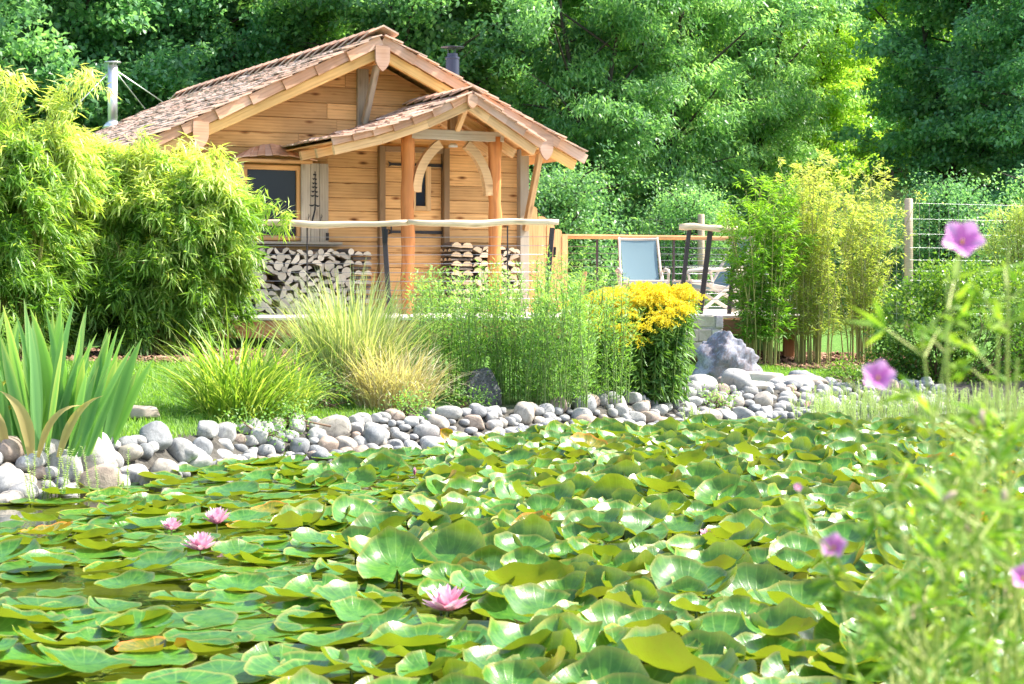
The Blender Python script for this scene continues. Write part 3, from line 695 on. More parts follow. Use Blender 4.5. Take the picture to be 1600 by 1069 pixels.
for i in range(9): tobj('cable', [rpt(rr, 1070 - i, 375 + i * 13.3, YQ), rpt(rr, 1262, 376 + i * 13.3, YQ)], .0042, M['cable'], rr, 6)
beam('post', rpt(rr, 1258, 491, YQ), rpt(rr, 1258, 362, YQ), .03, .05, M['ironpost'], rr, up=(1, 0, 0))
# gate rod and scalloped screen
scn = empty('board_screen', CO + ax * 2.6 - bx_ * .02, TH, label='orange cedar board screen with rounded board tops at the cabin corner', cat='screen')
x = -.26; tops = [W(u, v)[1] for u, v in ((820, 322), (838, 338), (850, 350), (860, 358), (869, 366))]
for i, w_ in enumerate((.155, .14, .12, .11, .09)):
    pl = [(0, 0), (w_ - .006, 0)] + [((w_ - .006) / 2 * (1 + math.cos(t)), tops[i] - w_ * .32 + w_ * .32 * math.sin(t)) for t in np.linspace(0, math.pi, 9)]
    V_, F_ = prism(pl, .03); V_ = V_[:, [2, 1, 0]]; V_[:, 1] *= -1  # local X up, so the grain runs along the board
    Mx = Matrix(((0, 0, 1), (0, -1, 0), (1, 0, 0))).to_4x4(); Mx.translation = (x, (i % 2) * .006, 0)
    link('board', mk('board', V_, F_, M['cedar']), scn, mat4=Mx); x += w_
st = empty('leaning_stake', px(903, 488, 20.8), label='thin orange wooden stake leaning up behind the tall green stems', cat='stake')
beam('stake', (0, 0, 0), px(914, 424, 20.8) - st.location, .05, .06, M['cedar'], st, up=(0, 1, 0))
# stone pier by the steps
pier = empty('stone_pier', (px(1078, 560, 19.9).x, 19.9, .42), label='short pale stone block pier holding the deck edge behind the boulder', cat='pier')
z = 0
for r_, hgt_ in enumerate((.16, .15, .14)):
    x = -.10 if r_ else -.16
    while x < .30:
        wd = min(rng.uniform(.11, .2), .34 - x)
        if wd < .06: break
        V_, F_ = cbox(wd - .012, .34, hgt_ - .012, .012); V_ = V_ + rng.normal(0, .004, V_.shape)
        o = link('stone_block', mk('stone_block', V_, F_, M['block']), pier, (x + wd / 2, rng.uniform(-.01, .01), z + hgt_ / 2)); g = rng.uniform(.8, 1.1); o.color = (g, g * rng.uniform(.88, 1), g * rng.uniform(.8, .98), 1)
        x += wd
    z += hgt_
link('mortar_core', mk('mortar_core', *boxg((-.09, -.155, 0), (.32, .155, .43)), M['mortar']), pier)

# ------------------------------------------------------------------ firewood
def log_meshes():
    out = []
    for k in range(6):
        r = np.random.default_rng(k + 50); half = k >= 2; n = 14
        if half:
            a0 = r.uniform(.0, .5); ang = np.linspace(0, math.pi * r.uniform(.85, 1.0), n); pts = [(math.cos(a), math.sin(a) * r.uniform(.82, .95) - .35) for a in ang]
        else: pts = [(math.cos(a) * (1 + r.normal(0, .02)), math.sin(a) * (1 + r.normal(0, .02))) for a in np.linspace(0, 2 * math.pi, n, endpoint=False)]
        V_, F_ = prism([(x * .5, z * .5) for x, z in pts], 1.0); mi = [0, 0] + [1] * (len(F_) - 2)
        if half: mi[-1] = 2
        out.append((half, mk('firewood_log', V_, F_, [MCUT, MBARK, MSPLIT], mi=mi)))
    return out
def cutmat():
    m, n, l, b = newmat('sawn_log_end'); b.inputs['Roughness'].default_value = .85; tc = n.new('ShaderNodeTexCoord'); oi = n.new('ShaderNodeObjectInfo')
    wv = node(n, 'ShaderNodeTexWave', wave_type='RINGS', rings_direction='Y', i_Scale=4.5, i_Distortion=1.2, i_Detail=2.0); l.new(tc.outputs['Object'], wv.inputs[0])
    rp = ramp(n, [(0, (.48, .42, .32)), (1, (.72, .65, .53))]); l.new(wv.outputs[0], rp.inputs[0])
    hs = n.new('ShaderNodeHueSaturation'); l.new(rp.outputs[0], hs.inputs['Color']); mr = node(n, 'ShaderNodeMapRange'); mr.inputs[3].default_value = .62; mr.inputs[4].default_value = 1.12
    l.new(oi.outputs['Random'], mr.inputs[0]); l.new(mr.outputs[0], hs.inputs['Value']); 
    mx = node(n, 'ShaderNodeMix', data_type='RGBA', blend_type='MULTIPLY'); mx.inputs[0].default_value = 1; l.new(hs.outputs[0], mx.inputs[6]); l.new(oi.outputs['Color'], mx.inputs[7])
    l.new(mx.outputs[2], b.inputs['Base Color']); return m
MCUT = cutmat(); MBARK = plain('log_bark', (.15, .12, .095), .95, 0, .8, 12, var=.5); MSPLIT = plain('split_wood', (.40, .31, .20), .9, 0, .4, 20, var=.25)
LM = log_meshes()
logs = []
def woodlog(lx_, lz_, dia, kind, rot, y0, ln, tint, label, side=False):
    P = CO + ax * lx_ + bx_ * y0; P.z = DZ + lz_
    half, me = LM[kind]
    o = link('firewood_log', me, None, P); o.rotation_mode = 'XYZ'
    if side: o.rotation_euler = (Matrix.Rotation(TH + math.pi / 2, 3, 'Z') @ Matrix.Rotation(0, 3, 'Y')).to_euler()
    else: o.rotation_euler = (Matrix.Rotation(TH + rng.uniform(-.05, .05), 3, 'Z') @ Matrix.Rotation(rot, 3, 'Y')).to_euler()
    o.scale = (dia, ln, dia); o.color = (*tint, 1); o['category'] = 'log'
    logs.append((o, label)); return o
def pack(x0, x1, z0, z1, ydepth, name, tintf, big):
    """drop discs so that they rest on each other"""
    placed = []; tries = 0; H = np.linspace(x0, x1, 200)
    while tries < 2600 and len(placed) < 240:
        tries += 1; r = rng.uniform(.034, .062) if not big else rng.uniform(.035, .06); x = rng.uniform(x0 + r, x1 - r); zc = z0 + r
        for (a, b, q) in placed:
            dx = abs(a - x)
            if dx < (r + q) * .97: zc = max(zc, b + math.sqrt(((r + q) * .94) ** 2 - dx * dx) if dx < (r + q) * .94 else zc)
        if zc + r > z1: continue
        # take the lowest of a few nearby x
        best = (zc, x)
        for xx in x + rng.uniform(-.12, .12, 14):
            if xx < x0 + r or xx > x1 - r: continue
            zz = z0 + r
            for (a, b, q) in placed:
                dx = abs(a - xx)
                if dx < (r + q) * .94: zz = max(zz, b + math.sqrt(((r + q) * .94) ** 2 - dx * dx))
            if zz < best[0]: best = (zz, xx)
        zc, x = best; placed.append((x, zc, r))
    return placed
s0, _ = W(352, 400, -.40); s1, _ = W(552, 400, -.40); s2, _ = W(580, 400, -.40); _, stz = W(470, 386, -.40)
for (x, z_, r) in sorted(pack(s0, s1, 0, stz, .4, 'left', None, False), key=lambda t: (-t[1], t[0])):
    kd = int(rng.choice([0, 1, 2, 3, 4, 5])); g = rng.uniform(.85, 1.12); rot = rng.uniform(0, 6.28) if rng.random() < .6 else rng.uniform(-.5, .5)
    woodlog(x, z_, r * (2.2 if kd < 2 else 2.6), kd, rot, -.42 + rng.uniform(-.02, .02), .36, (g, g * .985, g * .97), None)
def crib(x0, x1, z1, y0, tint, left):
    z_ = .0; row = 0
    while z_ < z1 - .04:
        if row % 2 == 0:
            for k_ in range(2):
                wd = (x1 - x0) / 2; g = rng.uniform(.9, 1.1)
                woodlog(x0 + wd * (k_ + .5), z_ + .055 if 0 else z_ + .03, wd * .98, 2 + (row + k_) % 4, 0, y0 + rng.uniform(-.01, .01), .34, tuple(t * g for t in tint), None)
            z_ += .062
        else:
            for k_ in range(3):
                o = woodlog(x1, z_ + .025, .085, 2 + k_, 0, y0 + .05 + k_ * .12, x1 - x0, tint, None, side=True)
            z_ += .055
        row += 1
crib(s1 + .005, s2, stz - .04, -.42, (1, .98, .95), False)
r0, _ = W(704, 420, -.40); r1, _ = W(738, 420, -.40); r2, _ = W(812, 420, -.40); _, rtz = W(735, 379, -.40)
crib(r0, r1, rtz - .0, -.42, (1.05, .88, .70), True)
for (x, z_, r) in pack(r1 + .005, r2, 0, rtz - .03, .4, 'right', None, True):
    kd = int(rng.choice([0, 2, 3, 4, 5])); g = rng.uniform(.92, 1.15)
    woodlog(x, z_, r * (2.2 if kd < 2 else 2.6), kd, rng.uniform(-.6, .6), -.42 + rng.uniform(-.02, .02), .36, (g * 1.06, g * .92, g * .78), None)
cols = {}
its = []
for o, _l in logs:
    d = o.location - CO; u_ = d.dot(ax); left = u_ < s2 + .05; ind = o.data; kd = [i for i, q in enumerate(LM) if q[1] == ind][0]
    row = int((stz - d.z) / .12) if left else int((rtz - d.z) / .12); row = max(0, row)
    shape = 'round' if kd < 2 else 'split'; s_ = 'small ' if max(o.scale.x, .0) < .095 else ''
    tone = 'greyish' if left else 'orange'
    its.append((o, '%s%s %s log, %s layer, %s pile' % (s_, tone, shape, nth(row), 'window' if left else 'door'), u_))
    o['group'] = 'firewood logs stacked under the window' if left else 'firewood logs stacked right of the door'
uniq(its)

# ------------------------------------------------------------------ deckchairs
def deckchair(loc, rz, label, lift=0):
    t = empty('deck_chair', loc, rz, label=label, cat='deckchair', group='folding deckchairs on the far deck')
    for s in (-1, 1):
        beam('back_stile', (s * .27, .02, .30), (s * .255, .42, .98), .05, .028, M['chairwood'], t, up=(1, 0, 0))
        beam('seat_rail', (s * .245, -.52, .40), (s * .245, .20, .27), .025, .05, M['chairwood'], t)
        V_, F_ = tube([(s * .31, -.30, .50), (s * .31, -.26, .54), (s * .31, 0, .555), (s * .31, .20, .54)], [.02, .024, .026, .022], 8); link('armrest', mk('armrest', V_, F_, M['chairwood'], True), t)
        beam('leg', (s * .29, -.42, 0), (s * .29, .25, .52), .024, .045, M['chairwood'], t)
        beam('leg', (s * .265, .38, 0), (s * .265, -.36, .40), .024, .045, M['chairwood'], t)
        beam('arm_support', (s * .31, -.24, .33), (s * .31, -.27, .53), .025, .03, M['chairwood'], t, up=(1, 0, 0))
    for p, n_ in (((.40, .96), 'top_bar'), ((-.50, .40), 'front_bar'), ((-.38, .04), 'foot_bar'), ((.34, .04), 'foot_bar')): beam(n_, (-.27, p[0], p[1]), (.27, p[0], p[1]), .035, .035, M['chairwood'], t)
    def sling(P, n_):
        V_, F_ = [], []
        for (y, z) in P:
            for x in np.linspace(-.235, .235, 7): V_.append((x, y, z - .012 * math.cos(x / .235 * 1.57)))
        m = len(V_); V_ += [(x, y + .003, z - .006) for x, y, z in V_]; n = len(P)
        for i in range(n - 1):
            for j in range(6):
                a = i * 7 + j; F_.append([a, a + 1, a + 8, a + 7]); F_.append([m + a, m + a + 7, m + a + 8, m + a + 1])
        link(n_, mk(n_, V_, F_, M['canvas'], True), t)
    sling([(.40, .985), (.36, .89), (.29, .76), (.21, .62), (.13, .49), (.05, .37)], 'back_canvas')
    sling([(.05, .365), (-.05, .32), (-.2, .315), (-.36, .35), (-.50, .41), (-.525, .39), (-.52, .28)], 'seat_canvas')
    return t
deckchair((px(1003, 485, 24.0).x, 24.0, DZ), R(3), 'deckchair with blue-grey canvas facing the pond, upright and fully in view behind the goldenrod')
deckchair((px(1122, 485, 23.6).x, 23.6, DZ), R(-68), 'deckchair turned sideways, half hidden between the leaning posts and the bamboo')

# ------------------------------------------------------------------ wire fence behind
FP = [(10.8, 28.6, 322), (5.82, 27.0, 311), (3.35, 32.6, 336), (-.6, 36.0, 352)]
fence = empty('wire_fence', (5.82, 27.0, gz(5.82, 27)), label='galvanised wire mesh fence on round wooden posts behind the deck and bamboo', cat='fence')
fp = []
for X, Y, v in FP:
    top = CAMZ + 1.33; b = gz(X, Y) - .1; tobj('post', [Vector((X, Y, b)) - fence.location, Vector((X, Y, top - .01)) - fence.location, Vector((X, Y, top)) - fence.location], [.065, .062, .05], M['fencepost'], fence, 12); fp.append(Vector((X, Y, top)))
hs_ = [.07, .30, .52, .72, .90, 1.06, 1.20, 1.33, 1.45, 1.57, 1.69, 1.8]
for a, b in zip(fp[:-1], fp[1:]):
    L = (b - a).length
    for h in hs_[:11]:
        V_, F_ = tube([a + Vector((0, -.07, -h)) - fence.location, (a + b) / 2 + Vector((0, -.07, -h - .015)) - fence.location, b + Vector((0, -.07, -h)) - fence.location], .0020, 4); c = V_.mean(0); link('wire', mk('wire', V_ - c, F_, M['wire']), fence, c)
    n = int(L / .16); V_, F_ = tube([(0, 0, -1.8), (0, 0, -.07)], .0018, 4); me = mk('stay_wire', V_, F_, M['wire'])
    for i in range(1, n): link('stay_wire', me, fence, a.lerp(b, i / n) + Vector((0, -.065, 0)) - fence.location)

# ------------------------------------------------------------------ stones
def stone_meshes(n, seed, m, sub=3, flat=(.5, .75), rough=.05, sharp=0, cuts=0):
    import bmesh
    out = []
    for k in range(n):
        r = np.random.default_rng(seed + k); bm = bmesh.new(); bmesh.ops.create_icosphere(bm, subdivisions=sub, radius=.5)
        V_ = np.array([v.co[:] for v in bm.verts]); V_ = nrm(V_)
        p = r.uniform(2.1, 2.9); V_ = V_ / (np.abs(V_) ** p).sum(1, keepdims=True) ** (1 / p)
        V_ = V_ * [1, r.uniform(.65, .9), r.uniform(*flat)]
        V_ = V_ * (1 + rough * vnoise(V_, 2.2, seed + k)[:, None])
        for c in range(cuts):
            d = r.normal(size=3); d[2] = abs(d[2]) * .6; d /= np.linalg.norm(d); lim = r.uniform(.45, .75); ov = V_ @ d - lim; V_ = V_ - np.maximum(0, ov)[:, None] * d * .85
        if sharp:
            V_ = V_ + nrm(V_) * (sharp * (np.abs(vnoise(V_, 4.5, seed + k + 9)) - .4) + sharp * .5 * np.abs(vnoise(V_, 11, seed + k + 19)))[:, None]
        V_ = V_ * .5
        for v, c in zip(bm.verts, V_): v.co = c
        me = bpy.data.meshes.new('river_stone'); bm.to_mesh(me); bm.free(); me.materials.append(m); me.polygons.foreach_set('use_smooth', np.ones(len(me.polygons), bool)); out.append(me)
    return out
SM = stone_meshes(12, 200, M['stone'], 3, cuts=2)
its = []; pl = []
LMK = [(-9, -2.35, 'below the iris'), (-2.35, -1.75, 'beside the iris'), (-1.75, -1.25, 'below the arching grass'), (-1.25, -.85, 'below variegated grass'),
       (-.85, -.35, 'below the dry grass'), (-.35, .05, 'by the dark rock'), (.05, .55, 'below the leafy stems'), (.55, 1.1, 'below the yellow goldenrod'),
       (1.1, 1.7, 'left of the boulder'), (1.7, 2.4, 'in front of the boulder'), (2.4, 9, 'right of the boulder')]
specs = []
def place_stone(x, y, s, z=None):
    z = gz(x, y) + s * .16 if z is None else z
    specs.append((x, y, s, max(z, .015))); pl.append((x, y, s))
def build_stone(x, y, s, z):
    d = y - float(shore(x)); k_ = int(rng.integers(12)); rot = (rng.normal(0, .22), rng.normal(0, .22), rng.uniform(0, 6.28)); sc3 = (s, s * rng.uniform(.85, 1.1), s * rng.uniform(.85, 1.15))
    c = rng.random()
    if c < .58: g = rng.uniform(.95, 1.4); cl, nm = (g, g * .99, g * .97), 'pale grey'
    elif c < .76: g = rng.uniform(.62, .8); cl, nm = (g * .96, g, g * 1.06), 'bluish'
    elif c < .90: g = rng.uniform(1.0, 1.2); cl, nm = (g * 1.06, g * .96, g * .84), 'cream'
    else: g = rng.uniform(.9, 1.05); cl, nm = (g * 1.12, g * .88, g * .72), 'sandy brown'
    sz = 'large ' if s > .25 else ('small ' if s < .155 else '')
    row = 'water edge' if d < .12 else ('back of band' if d > .48 else 'mid band')
    lm = [t for a, b, t in LMK if a <= x < b]
    o = link('river_stone', SM[k_], None, (x, y, z), rot, sc3); o.color = (*cl, 1)
    its.append((o, '%s%s stone %s %s' % (sz, nm, row, lm[0] if lm else ''), x / y)); tag(o, None, 'stone', 'rounded stones edging the pond')
tr = 0
while tr < 16000 and len(pl) < 560:
    tr += 1; x = rng.uniform(-3.3, 4.2); dmax = .52 if x < .6 else (1.15 if x < 1.3 else (.85 if x < 2.9 else .6))
    y = float(shore(x)) + rng.uniform(-.12, dmax) / .85
    if 1.75 < x < 2.4 and abs(y - 18.0) < .3: continue
    s = float(np.clip(rng.lognormal(math.log(.135), .33), .075, .30)); s = s * (1.35 if x < -1.9 else 1.0) * (1.08 if x > 1.2 else 1)
    if all((x - a) ** 2 + (y - b) ** 2 > ((s + c) * .305) ** 2 for a, b, c in pl): place_stone(x, y, s)
base_n = list(pl)
for x, y, s in [(-2.45, 10.75, .34), (-2.05, 11.6, .20), (-.98, 13.05, .25), (1.72, 16.75, .3), (2.1, 17.0, .34)]: place_stone(x, y, s, gz(x, y) + s * .28)
for i in range(26):      # a few lying on top of the others
    a, b, c = base_n[int(rng.integers(len(base_n)))]; s = rng.uniform(.10, .14); place_stone(a + rng.uniform(-.05, .05), b + .05, s, gz(a, b) + c * .32)
specs.sort(key=lambda q: -q[2] / q[1] * (1 if abs(q[0]) < .285 * q[1] else .3))
for q in specs[:285]: build_stone(*q)
SL2 = stone_meshes(6, 400, M['stone'], 2, cuts=2); Vs, Fs, nv = [], [], 0
for x, y, s_, z in specs[285:]:
    me = SL2[int(rng.integers(6))]; co = np.empty(len(me.vertices) * 3, np.float32); me.vertices.foreach_get('co', co); co = co.reshape(-1, 3); a = rng.uniform(0, 6.28); Rm = np.array([[math.cos(a), -math.sin(a), 0], [math.sin(a), math.cos(a), 0], [0, 0, 1]])
    fi = np.empty(len(me.loops), np.int32); me.loops.foreach_get('vertex_index', fi); Vs.append(co @ Rm.T * s_ + [x, y, z]); Fs.append(fi.reshape(-1, 3) + nv); nv += len(co)
if Vs: o = tag(link('small_pebbles', mk('small_pebbles', np.concatenate(Vs), np.concatenate(Fs), M['stone'], True)), 'smallest pebbles filling the gaps of the stone band', 'pebbles', kind='stuff')
uniq(its)
BM = stone_meshes(1, 900, M['boulder'], 5, (.95, 1.0), .12, .16, 5)[0]; BM.name = 'boulder'
bp = px(1128, 603, 18.0)
o = tag(link('boulder', BM, None, (bp.x, 18.0, gz(bp.x, 18.0) + .18), (0.1, -.12, .5), (.84, .66, .86)), 'big craggy grey boulder with a reddish lower face on the lawn edge', 'boulder'); o.color = (1, 1, 1, 1)
o = tag(link('boulder', stone_meshes(1, 931, M['darkrock'], 4, (1.2, 1.3), .1, .1, 4)[0], None, (px(757, 640, 14.85).x, 14.85, gz(-.2, 14.85) + .07), (0, .15, .3), (.34, .28, .34)), 'dark speckled pointed rock standing among the tall green stems', 'boulder')
o.color = (1, 1, 1, 1)
sl_ = stone_meshes(3, 955, M['block'], 4, (.28, .34), .06, .04, 4)
for i, (u, v, Y, s, lab, cl) in enumerate([(1252, 590, 18.0, (.55, .35, .40), 'flat grey-brown slab lying on the lawn edge behind the pale stones', (.75, .68, .62)), (1118, 590, 18.0, (.45, .30, .4), 'broad flat cream slab right behind the boulder', (1.1, 1.02, .92)),
        (1185, 590, 17.9, (.62, .35, .5), 'long pale cream slab to the right of the boulder', (1.2, 1.15, 1.05)), (1165, 622, 17.2, (.55, .4, .3), 'wide pale slab at the waterside below the boulder', (1.2, 1.15, 1.08)),
        (1240, 610, 17.75, (.5, .35, .4), 'pale slab beside the reeds at the right end of the stones', (1.2, 1.17, 1.1)), (190, 672, 12.6, (.62, .3, .28), 'low flat weathered stone behind the pebbles beside the iris', (.7, .62, .55))]):
    p = px(u, v, Y); o = tag(link('flat_stone', sl_[i % 3], None, (p.x, Y, max(gz(p.x, Y), .02) + .045), (0, 0, rng.uniform(-.4, .4)), s), lab, 'stone'); o.color = (*cl, 1)

# ------------------------------------------------------------------ ground cover
def scatter(n, x0, x1, y0, y1, cond):
    P = np.stack([rng.uniform(x0, x1, n), rng.uniform(y0, y1, n)], 1); P = P[cond(P[:, 0], P[:, 1])]
    return np.concatenate([P, ground(P[:, 0], P[:, 1])[:, None]], 1)
M['lawn'] = leafmat('lawn_blades', (.10, .22, .03), (.26, .42, .09), .4, .5)
A = np.concatenate([scatter(52000, -5, -1.0, 10.5, 16.9, lambda x, y: (y > shore(x) + .62)), scatter(62000, .5, 5.6, 15.4, 20.6, lambda x, y: (y > shore(x) + 1.0))])
n = len(A); V, F, m_ = blades(A, rng.uniform(0, 6.28, n), rng.uniform(0, .7, n), rng.uniform(.03, .065, n), rng.uniform(.004, .008, n), rng.uniform(.1, .8, n), 2)
tag(link('lawn_grass', mk('lawn_grass', V, F, M['lawn'], False, np.repeat(rng.random(n), m_))), 'short mown lawn grass on both sides of the pond plants', 'grass', kind='stuff')
def mulch(name, x0, x1, y0, y1, n, lab):
    P = scatter(n, x0, x1, y0, y1, lambda x, y: (y > y0 + .25 * np.sin(x * 3) * .6) & (y < y1)); k = len(P)
    P[:, 2] += rng.uniform(.004, .035, k); a = rng.uniform(0, 6.28, k); L = rng.uniform(.02, .05, k)[:, None]; W_ = rng.uniform(.008, .02, k)[:, None]
    D = np.stack([np.cos(a), np.sin(a), rng.normal(0, .35, k)], 1); D = nrm(D); S = nrm(np.cross(D, rng.normal(0, .5, (k, 3)) + [0, 0, 1])); Nn = np.cross(S, D) * .006
    C = np.stack([P - D * L - S * W_, P + D * L - S * W_, P + D * L + S * W_, P - D * L + S * W_], 1); Vm = np.concatenate([C, C + Nn[:, None]], 1).reshape(-1, 3)
    q = np.array([[4, 5, 6, 7], [0, 1, 5, 4], [1, 2, 6, 5], [2, 3, 7, 6], [3, 0, 4, 7]]); Fm = (np.arange(k)[:, None, None] * 8 + q).reshape(-1, 4)
    tag(link(name, mk(name, Vm, Fm, M['bark'], False, np.repeat(rng.random(k), 8))), lab, 'mulch', kind='stuff')
M['bark'] = leafmat('bark_chip', (.10, .05, .03), (.36, .22, .15), 0, .9, spec=.1)
M['soil'] = plain('dark_soil', (.06, .042, .032), .95, 0, .6, 30, var=.4)
for i, (x0, x1, y0, y1) in enumerate([(-5.2, -1.5, 16.4, 19.6), (1.9, 4.6, 20.0, 21.9)]):
    gx_, gy_ = np.linspace(x0, x1, 24), np.linspace(y0, y1, 14); X_, Y_ = np.meshgrid(gx_, gy_); Vs = np.stack([X_.ravel(), Y_.ravel(), ground(X_, Y_).ravel() + .012], 1); I_ = np.arange(24 * 14).reshape(14, 24)
    tag(link('soil_bed', mk('soil_bed', Vs, np.stack([I_[:-1, :-1].ravel(), I_[:-1, 1:].ravel(), I_[1:, 1:].ravel(), I_[1:, :-1].ravel()], 1), M['soil'])), kind='structure')
mulch('bark_mulch', -5.2, -1.5, 16.4, 19.6, 9000, 'reddish bark chips under the drooping bamboo'); mulch('bark_mulch', 1.9, 4.6, 20.0, 21.9, 5000, 'bark chips under the upright bamboo by the deck')

# ------------------------------------------------------------------ plants
def plant(name, loc, label, cat, group=None): return empty(name, loc, label=label, cat=cat, group=group)
def grass_clump(name, c, rx, ry, n, L0, L1, W0, W1, lean, curve, mat, label, cat, tintf=None, nseg=6, azb=None):
    g = plant(name, (c[0], c[1], gz(c[0], c[1])), label, cat)
    a = rng.uniform(0, 6.28, n); r = np.sqrt(rng.random(n)); x = np.cos(a) * r * rx; y = np.sin(a) * r * ry
    P = np.stack([x, y, ground(x + c[0], y + c[1]) - g.location.z], 1); az = a + rng.normal(0, .7, n)
    ln = np.abs(rng.normal(lean[0], lean[1], n)) * (.35 + r); cu = rng.uniform(*curve, n); L = rng.uniform(L0, L1, n) * (1.05 - .25 * r)
    V, F, m_ = blades(P, az, ln, L, rng.uniform(W0, W1, n), cu, nseg, rng.normal(0, .5, n)); t = rng.random(n) if tintf is None else tintf(x, y, n)
    link('blades', mk('blades', V, F, mat, True, np.repeat(t, m_)), g); return g
# iris: every sword leaf is a part
M['iris'] = leafmat('iris_leaf', (.09, .23, .08), (.46, .52, .20), .38, .4, mid=(.18, .36, .12)); M['irisdry'] = leafmat('iris_leaf_dry', (.42, .30, .12), (.62, .52, .22), .4, .6)
def iris(c, n, label, spread):
    g = plant('iris_plant', (*c, gz(*c)), label, 'iris')
    for i in range(n):
        x = rng.uniform(-spread, spread); y = rng.uniform(-.35, .35); L = rng.uniform(.58, .92) * (1 - .2 * abs(x) / spread); W_ = rng.uniform(.045, .082)
        leanx = x / spread * .28 + rng.normal(0, .11); cv = abs(rng.normal(.05, .12)); dry = i % 19 == 5
        if dry: cv = rng.uniform(1.0, 2.0); L *= .75; leanx *= 2; y = -.38
        K = 9; V_, p, t = [], np.array([0, 0, 0.]), []
        s = np.sign(leanx) or 1; tilt = abs(leanx); tw = rng.uniform(-.9, .9); side = np.array([math.cos(tw), math.sin(tw), 0])
        for j in range(K + 1):
            q = j / K; wv = W_ * (.5 + q * .5 / .35 if q < .35 else (1 - ((q - .35) / .65) ** 2.4)) * .5 + .0006
            sd_ = side * math.cos(tilt) + np.array([0, 0, -s * math.sin(tilt) * .3]); cr = np.array([-side[1], side[0], 0]) * wv * .22
            V_ += [p - sd_ * wv, p + cr, p + sd_ * wv]; t += [.62 + .5 * q ** 3, .15 + .6 * q ** 3, .62 + .5 * q ** 3]
            an = tilt + cv * q * q; p = p + np.array([math.sin(an) * s, rng.normal(0, .01), math.cos(an)]) * L / K
        F_ = []
        for j in range(K):
            b = j * 3; F_ += [[b, b + 1, b + 4, b + 3], [b + 1, b + 2, b + 5, b + 4]]
        t = np.clip(np.array(t) * .8 + rng.uniform(-.2, .25), 0, 1)
        o = link('leaf', mk('leaf', V_, F_, M['irisdry' if dry else 'iris'], True, t), g, (x, y, 0))
        if dry: o['label'] = 'withered yellow leaf arching down'
    return g
iris((-2.70, 10.75), 80, 'clump of broad upright sword-shaped iris leaves among stones', .31)
iris((-3.35, 11.1), 30, 'second iris clump cut by the edge beyond the broad one', .3)
M['dayl'] = leafmat('arching_grass_leaf', (.10, .20, .03), (.46, .52, .16), .4, .45, mid=(.22, .34, .06))
M['varig'] = leafmat('variegated_grass_leaf', (.15, .25, .09), (.58, .56, .38), .35, .55, mid=(.38, .43, .22))
M['straw'] = leafmat('straw_grass_leaf', (.36, .29, .16), (.64, .60, .44), .3, .7)
M['herb'] = leafmat('herb_leaf', (.07, .17, .025), (.24, .40, .07), .38, .5, mid=(.13, .28, .045))
grass_clump('arching_grass', (px(365, 650, 12.9).x, 13.1), .28, .22, 620, .45, .95, .008, .019, (.45, .25), (.4, 1.7), M['dayl'], 'arching yellow-green grass clump behind the stones right of the iris', 'grass clump')
grass_clump('arching_grass', (px(430, 650, 13.3).x, 13.5), .22, .18, 300, .35, .75, .008, .017, (.45, .25), (.4, 1.7), M['dayl'], 'smaller arching green grass clump leaning against the variegated grass', 'grass clump')
grass_clump('variegated_grass', (px(540, 640, 14.2).x, 14.7), .30, .28, 1500, .55, 1.22, .007, .015, (.24, .16), (.1, 1.1), M['varig'], 'tall pale variegated grass with cream striped upright blades', 'grass clump')
grass_clump('dry_grass', (px(610, 655, 13.9).x, 14.25), .28, .18, 800, .35, .78, .005, .011, (.30, .2), (.3, 1.9), M['straw'], 'dry straw-coloured grass drooping over the stones', 'grass clump')
def herb(c, n, rx, ry, H, label, leafL=.045, mat='herb', per=85, top=None, yl=0, droop=0.0, spreadtop=.1):
    g = plant('leafy_perennial', (c[0], c[1], gz(*c)), label, 'perennial'); PP, DD, TT = [], [], []; tv = []
    for i in range(n):
        x, y = rng.uniform(-rx, rx), rng.uniform(-ry, ry); h = rng.uniform(*H) * (1 - .25 * (abs(x) / rx) ** 3); lx_, ly_ = rng.normal(0, spreadtop, 2)
        q = np.linspace(0, 1, 6); pts = [(x + lx_ * t ** 1.6, y + ly_ * t ** 1.6, h * t) for t in q]; tv.append(tube(pts, [.005, .0045, .004, .0035, .0025, .0012], 4, False))
        k = per; t = rng.uniform(.03, 1, k); p = np.stack([x + lx_ * t ** 1.6, y + ly_ * t ** 1.6, h * t], 1); a = rng.uniform(0, 6.28, k)
        br = (rng.random(k) < .72) * rng.uniform(.01, .10, k) * (1.08 - .75 * t); p[:, 0] += np.cos(a) * br; p[:, 1] += np.sin(a) * br; p[:, 2] += br * .5
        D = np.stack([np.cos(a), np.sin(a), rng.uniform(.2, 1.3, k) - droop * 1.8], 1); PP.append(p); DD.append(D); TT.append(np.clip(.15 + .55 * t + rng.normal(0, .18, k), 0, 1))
    P, D, T = np.concatenate(PP), np.concatenate(DD), np.concatenate(TT); k = len(P)
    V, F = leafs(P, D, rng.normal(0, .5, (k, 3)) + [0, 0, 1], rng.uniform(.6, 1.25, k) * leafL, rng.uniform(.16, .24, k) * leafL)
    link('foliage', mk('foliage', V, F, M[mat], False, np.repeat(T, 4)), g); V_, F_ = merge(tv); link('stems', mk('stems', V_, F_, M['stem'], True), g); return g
M['stem'] = plain('green_stem', (.16, .24, .06), .6); M['twig'] = plain('brown_twig', (.16, .10, .06), .8)
M['mint'] = leafmat('tall_stem_leaf', (.12, .26, .06), (.40, .56, .24), .4, .45, mid=(.22, .40, .12))
